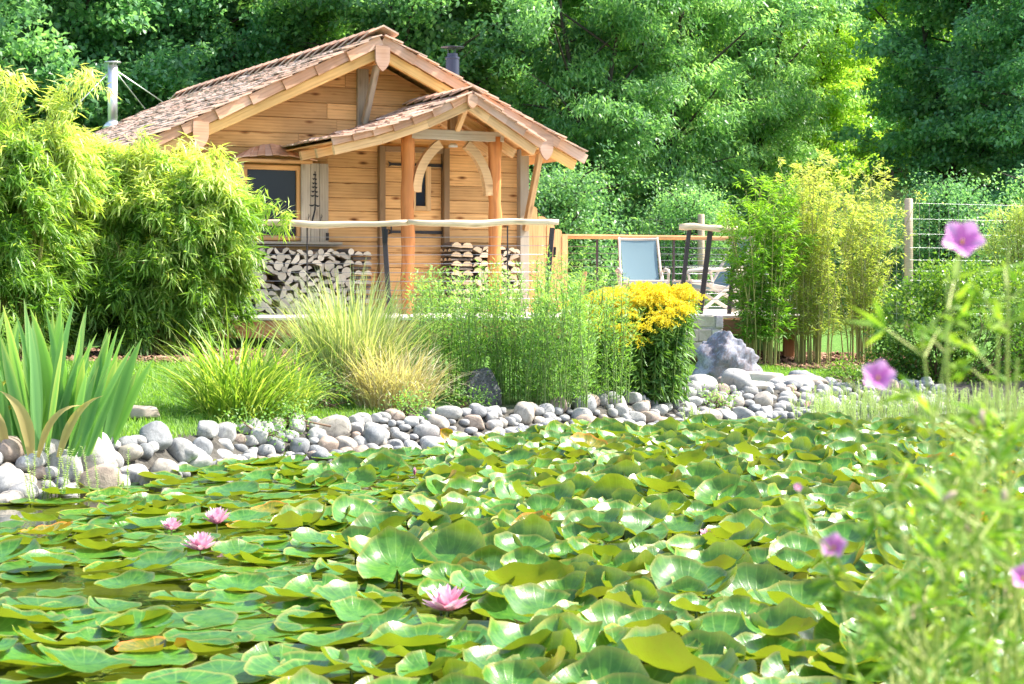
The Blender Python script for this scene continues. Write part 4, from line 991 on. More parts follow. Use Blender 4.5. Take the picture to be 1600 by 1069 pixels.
for u, Y, n, rx, H, per, lab in [(690, 15.4, 60, .26, (.75, 1.12), 95, 'tall leafy green stems right beside the variegated grass'), (778, 15.2, 66, .26, (.85, 1.22), 95, 'tall leafy green stems directly behind the dark speckled rock'),
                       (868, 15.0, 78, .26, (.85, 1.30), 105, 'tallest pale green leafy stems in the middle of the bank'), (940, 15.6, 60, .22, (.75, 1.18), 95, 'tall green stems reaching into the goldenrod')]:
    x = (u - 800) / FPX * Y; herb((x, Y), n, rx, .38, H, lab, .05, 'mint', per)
# goldenrod
M['gold'] = leafmat('goldenrod_flower', (.80, .64, .02), (.92, .84, .10), .3, .7, tc_=(1.1, 1.0, .5)); M['gleaf'] = leafmat('goldenrod_leaf', (.05, .14, .035), (.20, .36, .08), .3, .42)
gc = ((1004 - 800) / FPX * 16.0, 16.0); g = plant('goldenrod', (*gc, gz(*gc)), 'goldenrod with broad yellow flower plumes and dark drooping leaves beside the steps', 'flowering plant')
pm = []
for k in range(5):
    P = []
    for b in range(9):
        a = b * .7 + rng.uniform(-.2, .2); L = rng.uniform(.05, .14); t = rng.uniform(0.05, 1, 46); r = L * t; P.append(np.stack([np.cos(a) * r + rng.normal(0, .005, 46), np.sin(a) * r + rng.normal(0, .005, 46), .035 + .03 * b / 9 - .05 * t * t + rng.normal(0, .004, 46)], 1))
    P = np.concatenate(P); q = len(P); V, F = leafs(P, rng.normal(0, 1, (q, 3)) + [0, 0, .4], rng.normal(0, 1, (q, 3)), rng.uniform(.007, .014, q), .009)
    pm.append(mk('flower_plume', V, F, M['gold'], False, np.repeat(rng.random(q), 4)))
PP, DD, TT, tv = [], [], [], []
for i in range(150):
    a, r = rng.uniform(0, 6.28), math.sqrt(rng.random()); x, y = .30 * r * math.cos(a), .26 * r * math.sin(a); tx, ty = x * 1.95 - .09, y * 1.4 - .02; x, y = tx * .8, ty * .8; fr_ = max(0, -math.sin(a)) * r; h = .93 - .05 * r * r - .30 * fr_ ** 1.3 + rng.uniform(-.06, .06) - (.10 if rng.random() < .2 else 0) - (.12 * max(0, -math.cos(a)) * r)
    tv.append(tube([(x, y, 0), (x * 1.1, y * 1.1, h * .5), (tx, ty, h)], [.005, .004, .002], 4, False))
    link('flower_plume', pm[i % 5], g, (tx, ty, h - .03), (rng.normal(0, .2) - .05, rng.normal(0, .2), rng.uniform(0, 6.28)), rng.uniform(.9, 1.4))
    k = 80; t = rng.uniform(.03, .93, k); p = np.stack([x + (tx - x) * t * t, y + (ty - y) * t * t, h * t], 1); az = rng.uniform(0, 6.28, k); PP.append(p); DD.append(np.stack([np.cos(az), np.sin(az), rng.uniform(-1.2, .2, k)], 1)); TT.append(rng.random(k))
P, D, T = map(np.concatenate, (PP, DD, TT)); k = len(P); V, F = leafs(P, D, rng.normal(0, .4, (k, 3)) + [0, 0, 1], rng.uniform(.07, .13, k), rng.uniform(.014, .024, k)); link('foliage', mk('foliage', V, F, M['gleaf'], False, np.repeat(T, 4)), g)
V_, F_ = merge(tv); link('stems', mk('stems', V_, F_, M['stem'], True), g)
# bamboo
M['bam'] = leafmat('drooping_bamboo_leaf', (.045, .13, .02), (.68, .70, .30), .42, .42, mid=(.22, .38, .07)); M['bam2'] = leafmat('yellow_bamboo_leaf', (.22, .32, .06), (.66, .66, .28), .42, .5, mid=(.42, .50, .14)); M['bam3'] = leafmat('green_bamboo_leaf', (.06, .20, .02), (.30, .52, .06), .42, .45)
def spray_leaves(T, OUT, n, span, L, Wd, tint, dro=1.1):
    """n leaves hanging along the last 'span' of every twig that ends at T pointing OUT"""
    k = len(T); t = rng.random((k, n)); P = T[:, None] - OUT[:, None] * (t * span)[..., None] + rng.normal(0, .022, (k, n, 3)); P[..., 2] -= ((1 - t) ** 2 * .05)
    a = rng.normal(0, 1.0, (k, n)); ca, sa = np.cos(a), np.sin(a); ox, oy = OUT[:, None, 0], OUT[:, None, 1]; D = np.stack([ox * ca - oy * sa, ox * sa + oy * ca, -rng.uniform(-.45, 1.5, (k, n)) * dro], -1)
    P = P.reshape(-1, 3); D = D.reshape(-1, 3); m = len(P); tt = np.clip(np.repeat(tint, n) + rng.normal(0, .12, m), 0, 1)
    V, F = leafs(P, D, rng.normal(0, .35, (m, 3)) + [0, 0, 1], rng.uniform(.7, 1.2, m) * L, rng.uniform(.8, 1.2, m) * Wd); return V, F, np.repeat(tt, 4)
def drooping_bamboo(c, ells, nbough, label, culms=70, L=.15, extra=()):
    """plumes of hanging leaves carried by arching culms"""
    g0 = gz(*c); g = plant('bamboo_clump', (c[0], c[1], g0), label, 'bamboo'); B, O = [], []
    for (ex, ey, ez, rx, ry, rz, wgt) in ells:
        k = int(nbough * wgt); d = nrm(rng.normal(0, 1, (k, 3))); d[:, 2] = np.where(d[:, 2] < -.6, -d[:, 2], d[:, 2])
        r = (1 - .5 * rng.random(k) ** 2.2) * (1 + .20 * vnoise(d, 3.4, int(abs(ex * 100)) + 3)); B.append(np.stack([ex + d[:, 0] * rx * r, ey + d[:, 1] * ry * r, ez + d[:, 2] * rz * r], 1)); O.append(nrm(d * [1, 1, .3] + [0, 0, -.1]))
    B, O = np.concatenate(B), np.concatenate(O)
    for (x, y, z, tt) in extra: B = np.concatenate([B, [[x, y, z]]]); O = np.concatenate([O, nrm(rng.normal(0, 1, (1, 3)) * [1, 1, .3])])
    nb = len(B); NS = 15; ne = len(extra); q = rng.random((nb, NS)); ln = rng.uniform(.16, .34, nb)[:, None]
    T = B[:, None] + O[:, None] * (q * ln)[..., None] * .8; T[..., 2] -= (q ** 1.8 * ln * .75) ; T = T + rng.normal(0, .045, T.shape)
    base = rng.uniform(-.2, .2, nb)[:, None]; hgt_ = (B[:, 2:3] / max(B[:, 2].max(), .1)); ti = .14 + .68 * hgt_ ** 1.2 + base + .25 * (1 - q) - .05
    T, Oq, ti = T.reshape(-1, 3), np.repeat(O, NS, 0), ti.reshape(-1); ok = (T[:, 2] > .05) & ((np.arange(len(T)) // NS < nb - ne) | (rng.random(len(T)) < .30)); T, Oq, ti = T[ok], Oq[ok], ti[ok]
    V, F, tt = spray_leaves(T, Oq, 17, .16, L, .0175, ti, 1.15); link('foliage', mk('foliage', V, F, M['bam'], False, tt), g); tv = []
    for i in range(culms + ne):
        p = B[int(rng.integers(nb))] if i < culms else np.array(extra[i - culms][:3]); b = np.array([p[0] * .25 + rng.normal(0, .12), p[1] * .25 + rng.normal(0, .1), 0]); mid = b * .4 + p * .6 + [0, 0, .25 * max(.2, p[2])]; mid2 = b * .8 + p * .2; mid2[2] = p[2] * .4
        tv.append(tube([b, mid2, mid, p], [.008, .007, .005, .002], 5, False))
    V_, F_ = merge(tv); link('culms', mk('culms', V_, F_, M['culm'], True), g); return g
M['culm'] = plain('bamboo_culm', (.34, .32, .10), .45)
def rel(u, v, Y, c): p = px(u, v, Y); return (p.x - c[0], p.y - c[1], p.z - gz(*c))
c = (px(270, 540, 18.3).x, 18.3); s_ = 18.3 / FPX
E_ = lambda u, v, Y, a, b, ry, w: (*rel(u, v, Y, c), a * Y / FPX, ry, b * Y / FPX, w)
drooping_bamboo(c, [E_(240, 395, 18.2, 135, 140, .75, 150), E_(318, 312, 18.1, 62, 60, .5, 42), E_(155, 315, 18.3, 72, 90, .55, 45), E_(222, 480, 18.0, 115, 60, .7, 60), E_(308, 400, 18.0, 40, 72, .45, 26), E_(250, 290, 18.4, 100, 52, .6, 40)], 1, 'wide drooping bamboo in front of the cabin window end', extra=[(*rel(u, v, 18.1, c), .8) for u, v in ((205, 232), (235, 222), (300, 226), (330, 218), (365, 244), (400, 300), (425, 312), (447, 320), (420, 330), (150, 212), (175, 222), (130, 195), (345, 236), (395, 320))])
c = (px(10, 540, 17.0).x, 17.0); s_ = 17.0 / FPX
ex = [(*rel(u, v, 17.0, c), .8) for u, v in ((8, 105), (12, 125), (20, 150), (2, 170), (30, 175), (100, 135), (85, 155), (120, 120), (140, 110), (95, 175), (70, 190), (120, 150), (45, 200))]
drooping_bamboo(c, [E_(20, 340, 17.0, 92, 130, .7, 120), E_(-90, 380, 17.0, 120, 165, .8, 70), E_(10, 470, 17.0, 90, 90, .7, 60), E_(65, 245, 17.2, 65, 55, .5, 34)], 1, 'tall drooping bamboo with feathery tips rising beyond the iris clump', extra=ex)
def upright_bamboo(c, n, rx, ry, H, fan, mat, label, leaves=100, L=.075, dens=1.0):
    g = plant('bamboo_clump', (*c, gz(*c)), label, 'bamboo'); tv, PP, DD, TT = [], [], [], []
    for i in range(n):
        x, y = rng.uniform(-rx, rx), rng.uniform(-ry, ry); h = rng.uniform(*H) * (1 - .18 * (x / rx) ** 2); lx_ = (x / rx) * fan + rng.normal(0, .17); ly_ = rng.normal(0, .2)
        f = lambda t: np.stack([x + lx_ * t ** 1.7, y + ly_ * t ** 1.7, h * t], -1); q = np.linspace(0, 1, 7); tv.append(tube(f(q), [.008, .0075, .007, .006, .005, .0035, .0015], 5, False))
        nb = 18
        for b in range(nb):
            t0 = rng.uniform(.10, 1) ** .85; p0 = f(np.array(t0)); a = rng.uniform(0, 6.28); bl = rng.uniform(.10, .30) * (1.25 - .6 * t0); d = nrm(np.array([math.cos(a), math.sin(a), rng.uniform(.5, 1.5)]))
            tv.append(tube([p0, p0 + d * bl], [.0022, .001], 3, False)); k = int(leaves / nb * rng.uniform(.7, 1.3)); t = rng.uniform(.2, 1.05, k)[:, None]; PP.append(p0 + d * bl * t + rng.normal(0, .012, (k, 3)))
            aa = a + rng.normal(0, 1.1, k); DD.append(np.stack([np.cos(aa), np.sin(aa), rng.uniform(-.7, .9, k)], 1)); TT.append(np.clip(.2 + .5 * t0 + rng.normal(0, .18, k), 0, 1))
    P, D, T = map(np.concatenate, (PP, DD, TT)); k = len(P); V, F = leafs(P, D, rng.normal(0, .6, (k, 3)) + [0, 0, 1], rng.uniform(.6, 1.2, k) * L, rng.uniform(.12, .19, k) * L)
    link('foliage', mk('foliage', V, F, M[mat], False, np.repeat(T, 4)), g); V_, F_ = merge(tv); link('culms', mk('culms', V_, F_, M['culm'], True), g)
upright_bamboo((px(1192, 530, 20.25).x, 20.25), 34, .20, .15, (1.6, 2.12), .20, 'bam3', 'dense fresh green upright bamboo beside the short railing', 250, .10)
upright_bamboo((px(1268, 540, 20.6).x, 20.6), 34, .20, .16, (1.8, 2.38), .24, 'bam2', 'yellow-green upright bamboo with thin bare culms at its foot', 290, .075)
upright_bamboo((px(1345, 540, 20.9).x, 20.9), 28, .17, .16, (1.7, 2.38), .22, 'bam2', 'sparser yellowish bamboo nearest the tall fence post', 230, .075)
# broad shrub on the right bank
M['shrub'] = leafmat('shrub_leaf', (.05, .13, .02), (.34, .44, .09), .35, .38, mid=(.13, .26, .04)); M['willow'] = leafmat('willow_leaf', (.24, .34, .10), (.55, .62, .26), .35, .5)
def shrub(c, ells, n, L, mat, label, twigs=60, wr=.5, cat='shrub', name='shrub'):
    g = plant(name, (*c, gz(*c)), label, cat); PP, DD, TT, tv = [], [], [], []
    for (x, y, z, rx, ry, rz, wt_) in ells:
        m = int(n * wt_ / 28); d = nrm(rng.normal(0, 1, (m, 3))); r = (1 - .5 * rng.random(m) ** 1.6) * (1 + .18 * vnoise(d, 4, 77)); T = np.stack([x + d[:, 0] * rx * r, y + d[:, 1] * ry * r, z + d[:, 2] * rz * r], 1); ok = T[:, 2] > .02; T, d, r = T[ok], d[ok], r[ok]; m = len(T)
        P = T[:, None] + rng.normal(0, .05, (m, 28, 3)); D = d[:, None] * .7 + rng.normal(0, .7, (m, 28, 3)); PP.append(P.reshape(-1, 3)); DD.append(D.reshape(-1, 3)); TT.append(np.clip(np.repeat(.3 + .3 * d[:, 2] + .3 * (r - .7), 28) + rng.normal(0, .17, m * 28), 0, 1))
        for i in range(int(twigs * wt_)):
            q = T[int(rng.integers(m))]; tv.append(tube([(x * .5 + rng.normal(0, .1), y * .5, 0), (x * .5 + q[0] * .5, q[1] * .7, q[2] * .65), tuple(q * [1.05, 1.05, 1.06])], [.008, .005, .002], 4, False))
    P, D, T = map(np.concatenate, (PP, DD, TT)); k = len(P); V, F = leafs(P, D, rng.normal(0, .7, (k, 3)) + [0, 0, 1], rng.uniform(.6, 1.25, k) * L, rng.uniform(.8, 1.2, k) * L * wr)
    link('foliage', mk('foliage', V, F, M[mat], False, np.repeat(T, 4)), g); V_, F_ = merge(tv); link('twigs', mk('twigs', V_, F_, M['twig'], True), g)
c = (px(1480, 590, 18.9).x, 18.9); s_ = 18.9 / FPX
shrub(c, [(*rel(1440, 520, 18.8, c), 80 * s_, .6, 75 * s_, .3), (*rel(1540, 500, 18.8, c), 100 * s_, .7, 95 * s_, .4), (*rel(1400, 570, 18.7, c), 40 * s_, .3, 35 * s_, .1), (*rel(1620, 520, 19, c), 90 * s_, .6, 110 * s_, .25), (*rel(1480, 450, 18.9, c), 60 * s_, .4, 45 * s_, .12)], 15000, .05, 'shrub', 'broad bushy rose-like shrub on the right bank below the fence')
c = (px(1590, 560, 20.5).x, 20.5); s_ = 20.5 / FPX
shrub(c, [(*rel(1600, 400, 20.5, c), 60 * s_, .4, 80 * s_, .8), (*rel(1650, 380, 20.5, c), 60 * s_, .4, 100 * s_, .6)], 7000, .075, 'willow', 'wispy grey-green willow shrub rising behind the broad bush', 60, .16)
c = (px(1330, 600, 18.2).x, 18.2); s_ = 18.2 / FPX
shrub(c, [(*rel(1330, 590, 18.2, c), 40 * s_, .25, 26 * s_, 1.0)], 1500, .035, 'shrub', 'low dark-stemmed bush between the slab and the reeds', 30, .5)
for i, (u, v, Y, r_, lab) in enumerate([(405, 712, 12.55, .16, 'small light green creeper trailing over stones below the arching grass'), (455, 700, 12.9, .12, 'tiny leafy weed among the stones left of the round pale stone'), (640, 690, 13.7, .10, 'small green sprig between stones below the dry grass'), (500, 640, 14.0, .22, 'leafy green weed at the foot of the variegated grass'), (738, 650, 14.5, .10, 'small leafy sprig in front of the dark speckled rock'), (1115, 620, 16.4, .12, 'low creeping weed in front of the boulder'), (655, 600, 14.4, .2, 'dark leafy tangle between the variegated grass and the stems')]):
    c = (px(u, v, Y).x, Y); shrub(c, [(0, 0, r_ * .55, r_ * 1.3, r_, r_ * .7, 1)], 520, .028, 'mint', lab, 14, .55, 'weed', 'creeping_weed')
# mare's tail stalks in the shallows
M['mare'] = leafmat('marestail_leaf', (.22, .36, .12), (.60, .68, .38), .3, .6)
def marestail(P, h0, h1, kind, label):
    PP, DD, tv = [], [], []
    for p in P:
        h = rng.uniform(h0, h1); k = int(h / .012) * 5; t = np.repeat(np.linspace(.1, 1, k // 5), 5); k = len(t); a = rng.uniform(0, 6.28, k); lx_ = rng.normal(0, .03, 2); PP.append(np.stack([p[0] + lx_[0] * t, p[1] + lx_[1] * t, p[2] + h * t], 1)); DD.append(np.stack([np.cos(a), np.sin(a), np.full(k, .7)], 1)); tv.append(tube([p, (p[0] + lx_[0], p[1] + lx_[1], p[2] + h)], [.004, .0015], 3, False))
    c = np.array(P).mean(0); P, D = np.concatenate(PP), np.concatenate(DD); k = len(P); V, F = leafs(P - c, D, rng.normal(0, .3, (k, 3)) + [0, 0, 1], rng.uniform(.014, .022, k), .004)
    V_, F_ = merge(tv)
    if kind: V2 = np.concatenate([V, V_ - c]); F2 = F.tolist() + [[i + len(V) for i in f] for f in F_]; tag(link('marestail_reeds', mk('marestail_reeds', V2, F2, M['mare'], False, rng.random(len(V2))), None, c), label, 'reeds', kind='stuff')
    else:
        g = plant('marestail', c, label, 'water plant'); link('foliage', mk('foliage', V, F, M['mare'], False, np.repeat(rng.random(k), 4)), g); link('stems', mk('stems', V_ - c, F_, M['stem']), g)
P = []
while len(P) < 640:
    x = rng.uniform(2.55, 5.3); y = rng.uniform(-1.6, .25) + float(shore(x)); P.append((x, y, max(-.02, gz(x, y))))
marestail(P, .10, .27, True, 'pale feathery water reeds in front of the right bank shrub')
for u, v, k, lab in [(68, 782, 9, 'feathery water stalks standing in front of the leftmost big stones'), (105, 775, 5, 'feathery water stalks right beside the curled brown leaf'), (190, 785, 4, 'thin feathery water stalks among pads below the small stones'), (1090, 668, 16, 'feathery stalks at the water edge below the boulder')]:
    Y = gy(v); X = (u - 800) / FPX * Y; marestail([(X + rng.normal(0, .05), Y + rng.normal(0, .1), 0) for _ in range(k)], .10, .28 if u < 200 else .18, False, lab)

# ------------------------------------------------------------------ water lilies
def padmat():
    m, n, l, b = newmat('lily_pad'); b.inputs['Roughness'].default_value = .30; b.inputs['Specular IOR Level'].default_value = .5
    tc = n.new('ShaderNodeTexCoord'); oi = n.new('ShaderNodeObjectInfo'); at = node(n, 'ShaderNodeAttribute', attribute_name='tint'); g = n.new('ShaderNodeNewGeometry')
    gr = node(n, 'ShaderNodeTexGradient', gradient_type='RADIAL'); l.new(tc.outputs['Object'], gr.inputs[0]); mu = node(n, 'ShaderNodeMath', operation='MULTIPLY'); mu.inputs[1].default_value = 22; l.new(gr.outputs['Fac'], mu.inputs[0])
    pp = node(n, 'ShaderNodeMath', operation='PINGPONG'); pp.inputs[1].default_value = .5; l.new(mu.outputs[0], pp.inputs[0])
    vr = node(n, 'ShaderNodeMapRange'); vr.inputs[1].default_value = 0; vr.inputs[2].default_value = .10; vr.inputs[3].default_value = 1; vr.inputs[4].default_value = 0; l.new(pp.outputs[0], vr.inputs[0])
    add = node(n, 'ShaderNodeVectorMath', operation='ADD'); mul = node(n, 'ShaderNodeVectorMath', operation='MULTIPLY'); mul.inputs[1].default_value = (31, 47, 59); l.new(oi.outputs['Random'], mul.inputs[0]); l.new(tc.outputs['Object'], add.inputs[0]); l.new(mul.outputs[0], add.inputs[1])
    no = node(n, 'ShaderNodeTexNoise', i_Scale=9.0, i_Detail=6.0, i_Roughness=.6); l.new(add.outputs[0], no.inputs[0]); nf = node(n, 'ShaderNodeTexNoise', i_Scale=60.0, i_Detail=3.0); l.new(add.outputs[0], nf.inputs[0])
    top = ramp(n, [(.3, (.022, .10, .014)), (.5, (.048, .17, .020)), (.72, (.10, .24, .026))]); l.new(no.outputs[0], top.inputs[0])
    vm = node(n, 'ShaderNodeMix', data_type='RGBA'); vm.inputs[7].default_value = (.20, .36, .06, 1); vf = node(n, 'ShaderNodeMath', operation='MULTIPLY'); vf.inputs[1].default_value = .45; l.new(vr.outputs[0], vf.inputs[0]); l.new(vf.outputs[0], vm.inputs[0]); l.new(top.outputs[0], vm.inputs[6])
    rim = ramp(n, [(.90, (0, 0, 0)), (1, (1, 1, 1))]); l.new(at.outputs['Fac'], rim.inputs[0]); rm = node(n, 'ShaderNodeMix', data_type='RGBA'); rm.inputs[7].default_value = (.30, .26, .06, 1); rf = node(n, 'ShaderNodeMath', operation='MULTIPLY'); rf.inputs[1].default_value = .7; l.new(rim.outputs[0], rf.inputs[0]); l.new(rf.outputs[0], rm.inputs[0]); l.new(vm.outputs[2], rm.inputs[6])
    un = ramp(n, [(.25, (.15, .24, .025)), (.45, (.23, .25, .03)), (.62, (.29, .21, .045)), (.85, (.28, .12, .055))])
    ua = node(n, 'ShaderNodeMath', operation='MULTIPLY_ADD'); ua.inputs[1].default_value = .5; l.new(oi.outputs['Random'], ua.inputs[0]); uh = node(n, 'ShaderNodeMath', operation='MULTIPLY'); uh.inputs[1].default_value = .55; l.new(no.outputs[0], uh.inputs[0]); l.new(uh.outputs[0], ua.inputs[2]); l.new(ua.outputs[0], un.inputs[0])
    sd_ = node(n, 'ShaderNodeMix', data_type='RGBA'); l.new(g.outputs['Backfacing'], sd_.inputs[0]); l.new(rm.outputs[2], sd_.inputs[6]); l.new(un.outputs[0], sd_.inputs[7])
    cm = node(n, 'ShaderNodeMix', data_type='RGBA', blend_type='MULTIPLY'); cm.inputs[0].default_value = 1; l.new(sd_.outputs[2], cm.inputs[6]); l.new(oi.outputs['Color'], cm.inputs[7])
    # brown specks on some leaves
    sp = ramp(n, [(.66, (1, 1, 1)), (.72, (.55, .36, .15))]); l.new(nf.outputs[0], sp.inputs[0]); c2 = node(n, 'ShaderNodeMix', data_type='RGBA', blend_type='MULTIPLY'); c2.inputs[0].default_value = .8; l.new(cm.outputs[2], c2.inputs[6]); l.new(sp.outputs[0], c2.inputs[7])
    l.new(c2.outputs[2], b.inputs['Base Color'])
    ad = node(n, 'ShaderNodeMath', operation='MULTIPLY_ADD'); ad.inputs[1].default_value = -.22; l.new(vr.outputs[0], ad.inputs[0]); l.new(no.outputs[0], ad.inputs[2])
    bu = node(n, 'ShaderNodeBump', i_Strength=.35, i_Distance=.005); l.new(ad.outputs[0], bu.inputs['Height']); l.new(bu.outputs[0], b.inputs['Normal'])
    rr_ = node(n, 'ShaderNodeMapRange'); rr_.inputs[3].default_value = .24; rr_.inputs[4].default_value = .40; l.new(nf.outputs[0], rr_.inputs[0]); l.new(rr_.outputs[0], b.inputs['Roughness'])
    tr = n.new('ShaderNodeBsdfTranslucent'); tr.inputs[0].default_value = (.38, .50, .02, 1); ms = n.new('ShaderNodeMixShader'); ms.inputs[0].default_value = .22
    l.new(b.outputs[0], ms.inputs[1]); l.new(tr.outputs[0], ms.inputs[2]); l.new(ms.outputs[0], n['Material Output'].inputs[0]); return m
M['pad'] = padmat()
def pad(seed, cup, wave, side):
    r = np.random.default_rng(seed); NR, NA = 6, 40; notch = R(r.uniform(3, 12)); an = np.linspace(notch, 2 * math.pi - notch, NA); V_, t = [(0, 0, 0)], [0]
    ph = r.uniform(0, 6.28, 6); k1, k2 = int(r.integers(2, 4)), int(r.integers(5, 9)); th0 = r.uniform(0, 6.28); ell = r.uniform(.9, 1.05)
    for i in range(1, NR + 1):
        q = (i / NR) ** .85
        for a in an:
            rad = q * (1 + .03 * math.sin(3 * a + ph[0]) + .015 * math.sin(11 * a + ph[1]) * q)
            if min(a, 2 * math.pi - a) < .35: rad *= 1 + .03 * q
            e = q ** 3.0; z = cup * e * (1 + .35 * math.sin(k1 * a + ph[2])) + wave * q ** 3.5 * math.sin(k2 * a + ph[3]) + wave * .25 * q ** 5 * math.sin(11 * a + ph[4]) + side * max(0, math.cos(a - th0)) ** 2 * q ** 2.2
            z += .035 * q * math.exp(-((min(a, 2 * math.pi - a)) / .4) ** 2) * (1 if a < 3 else -.4)
            sh = 1 - .35 * max(0, z) ; V_.append((rad * sh * math.cos(a), rad * sh * math.sin(a) * ell, z)); t.append(q)
    F_ = [[0, 1 + j, 2 + j] for j in range(NA - 1)]
    for i in range(NR - 1):
        for j in range(NA - 1): a = 1 + i * NA + j; F_.append([a, a + NA, a + NA + 1, a + 1])
    return mk('leaf', np.array(V_) * .5, F_, M['pad'], True, t)
flat_p = [pad(i, .02 + .05 * (i % 3), .022, r_) for i, r_ in zip(range(8), (0, 0, .05, .12, 0, .25, .08, 0))]; mid_p = [pad(20 + i, .14, .04, .2) for i in range(6)]; cup_p = [pad(40 + i, c_, .045, s_) for i, (c_, s_) in enumerate(((.28, .1), (.22, .3), (.34, .05), (.16, .42), (.28, .25), (.24, .0), (.38, .15), (.2, .35)))]
V_, F_ = tube([(0, 0, -.34), (0, 0, -.15), (0, 0, -.002)], .005, 4, False); STK = mk('petiole', V_, F_, plain('reddish_petiole', (.10, .14, .04), .5))
LC = [(-1.0, 6.2, 'floating flat pads in the near corner across from the geranium'), (.2, 6.0, 'large glossy cupped pads around the nearest open pink flower'), (1.1, 6.6, 'cupped pads beside the open dark gap next to the geranium'), (-1.5, 8.3, 'flat pads around the group of three pink flowers'), (0, 8.6, 'raised pads in the middle of the pond'),
      (1.6, 9.2, 'raised yellow-green pads partly behind the geranium'), (-1.8, 10.6, 'flat pads in front of the iris and big stones'), (-.3, 11.4, 'glossy pads below the stones and dry grass'), (1.2, 12.2, 'dense cupped pads below the goldenrod'), (2.9, 12.6, 'dense cupped pads below the right bank shrub'), (2.6, 15.8, 'farthest raised pads against the pale reeds')]
LC_o = [plant('water_lily', (a, b, 0), 'water lily plant with ' + t, 'water lily', 'water lilies') for a, b, t in LC]; cnt = [0] * len(LC); pts = []
FL = [(313, 866, .07, 'fully open pink water lily flower, lowest of the group of three'), (339, 824, .068, 'pale pink open water lily flower at the back of the group of three'), (268, 834, .05, 'small half-hidden pink water lily flower left of the other two'), (698, 962, .078, 'pink water lily flower standing above cupped pads, nearest fully seen bloom'), (1262, 640, .06, 'tiny pale pink water lily flower in front of the far reeds'), (1103, 850, .042, 'pale pink water lily flower half sunk between raised pads'), (648, 746, .025, 'closed whitish flower bud between pads'), (902, 738, .025, 'small whitish bud among the cupped pads')]
fpos = []
for u, v, s, lab in FL:
    Y = gy(v, .03); fpos.append(((u - 800) / FPX * Y, Y, s))
y = 4.3
while y < 17.6:
    hwid = .30 * y + .35; x = -hwid
    while x < hwid:
        u = 800 + x / y * FPX; rho = sm((u - 380) / 480); 
        if y > 11.3: rho *= sm((u - 560 - (y - 11.3) * 40) / 300)
        if 960 < u < 1260 and y > 14.0: rho = 0
        if y > 14.6: rho = 0
        stp = .19 - .03 * rho; X, Y = x + rng.uniform(-.06, .06), y + rng.uniform(-.06, .06); x += stp
        if Y > min(float(shore(X)) - .12 - (.35 if 960 < u < 1060 else 0), 15.7): continue
        if y > 14.2 and rng.random() < .35: continue
        if abs(X - (-2.5)) < .3 and abs(Y - 9.4) < .35: continue
        if X < -1.2 and rng.random() < .06: continue
        if u < 330 and 880 < HZ + 3306 / Y < 960 and rng.random() < .25: continue
        if math.hypot(X - px(1130, 980, gy(980)).x, Y - gy(980)) < .14: continue
        if any(math.hypot(X - a, (Y - b)) < .095 for a, b, s in fpos): continue
        # keep the line of sight to the blooms open
        near_f = any(abs(X - a * Y / b) < .17 and 0 < b - Y < .55 for a, b, s in fpos)
        D = float(np.clip(rng.normal(.26, .045), .13, .36)); h = rho * rng.random() < .28
        up = rng.random() < rho and not near_f
        if up: me = cup_p[int(rng.integers(8))]; z = rng.uniform(.03, .11) * (.5 + .5 * rho); tl = rng.normal(0, .17, 2); tl[0] += .12
        elif rng.random() < .35 + .4 * rho and not near_f: me = mid_p[int(rng.integers(6))]; z = rng.uniform(.015, .05); tl = rng.normal(0, .08, 2)
        else: me = flat_p[int(rng.integers(8))]; z = rng.uniform(.006, .022); tl = rng.normal(0, .02, 2)
        j = min(range(len(LC)), key=lambda q: (X - LC[q][0]) ** 2 + (Y - LC[q][1]) ** 2)
        g = rng.uniform(.85, 1.2); yl = rng.random(); c_ = (g * 1.0, g, g)
        if yl < .07: c_ = (g * 1.6, g * 1.25, g * .8)
        elif yl < .08: c_ = (g * 3.2, g * 1.0, g * .6)
        if rho > .5 and rng.random() < .3: c_ = (g * 1.15, g * 1.1, g * .8)
        o = link('leaf', me, LC_o[j], (X - LC[j][0], Y - LC[j][1], z), None, D); o.rotation_mode = 'ZYX'; o.rotation_euler = (tl[0], tl[1], rng.uniform(0, 6.28)); o.color = (*c_, 1); cnt[j] += 1
        if up and Y < 9: link('stalk', STK, LC_o[j], (X - LC[j][0], Y - LC[j][1], z), (0, 0, 0))
    y += .185
# curled dead leaves near the stones
for u, v, lab, c_ in ((132, 752, 'curled brown leaf', (3.0, .9, .6)), (697, 695, 'curled rusty orange leaf', (5.0, .9, .4))):
    Y = gy(v, .03); X = (u - 800) / FPX * Y; j = min(range(len(LC)), key=lambda q: (X - LC[q][0]) ** 2 + (Y - LC[q][1]) ** 2)
    o = link('leaf', cup_p[6], LC_o[j], (X - LC[j][0], Y - LC[j][1], .07), (1.0, .2, .6), .17); o.color = (*c_, 1); o['label'] = lab
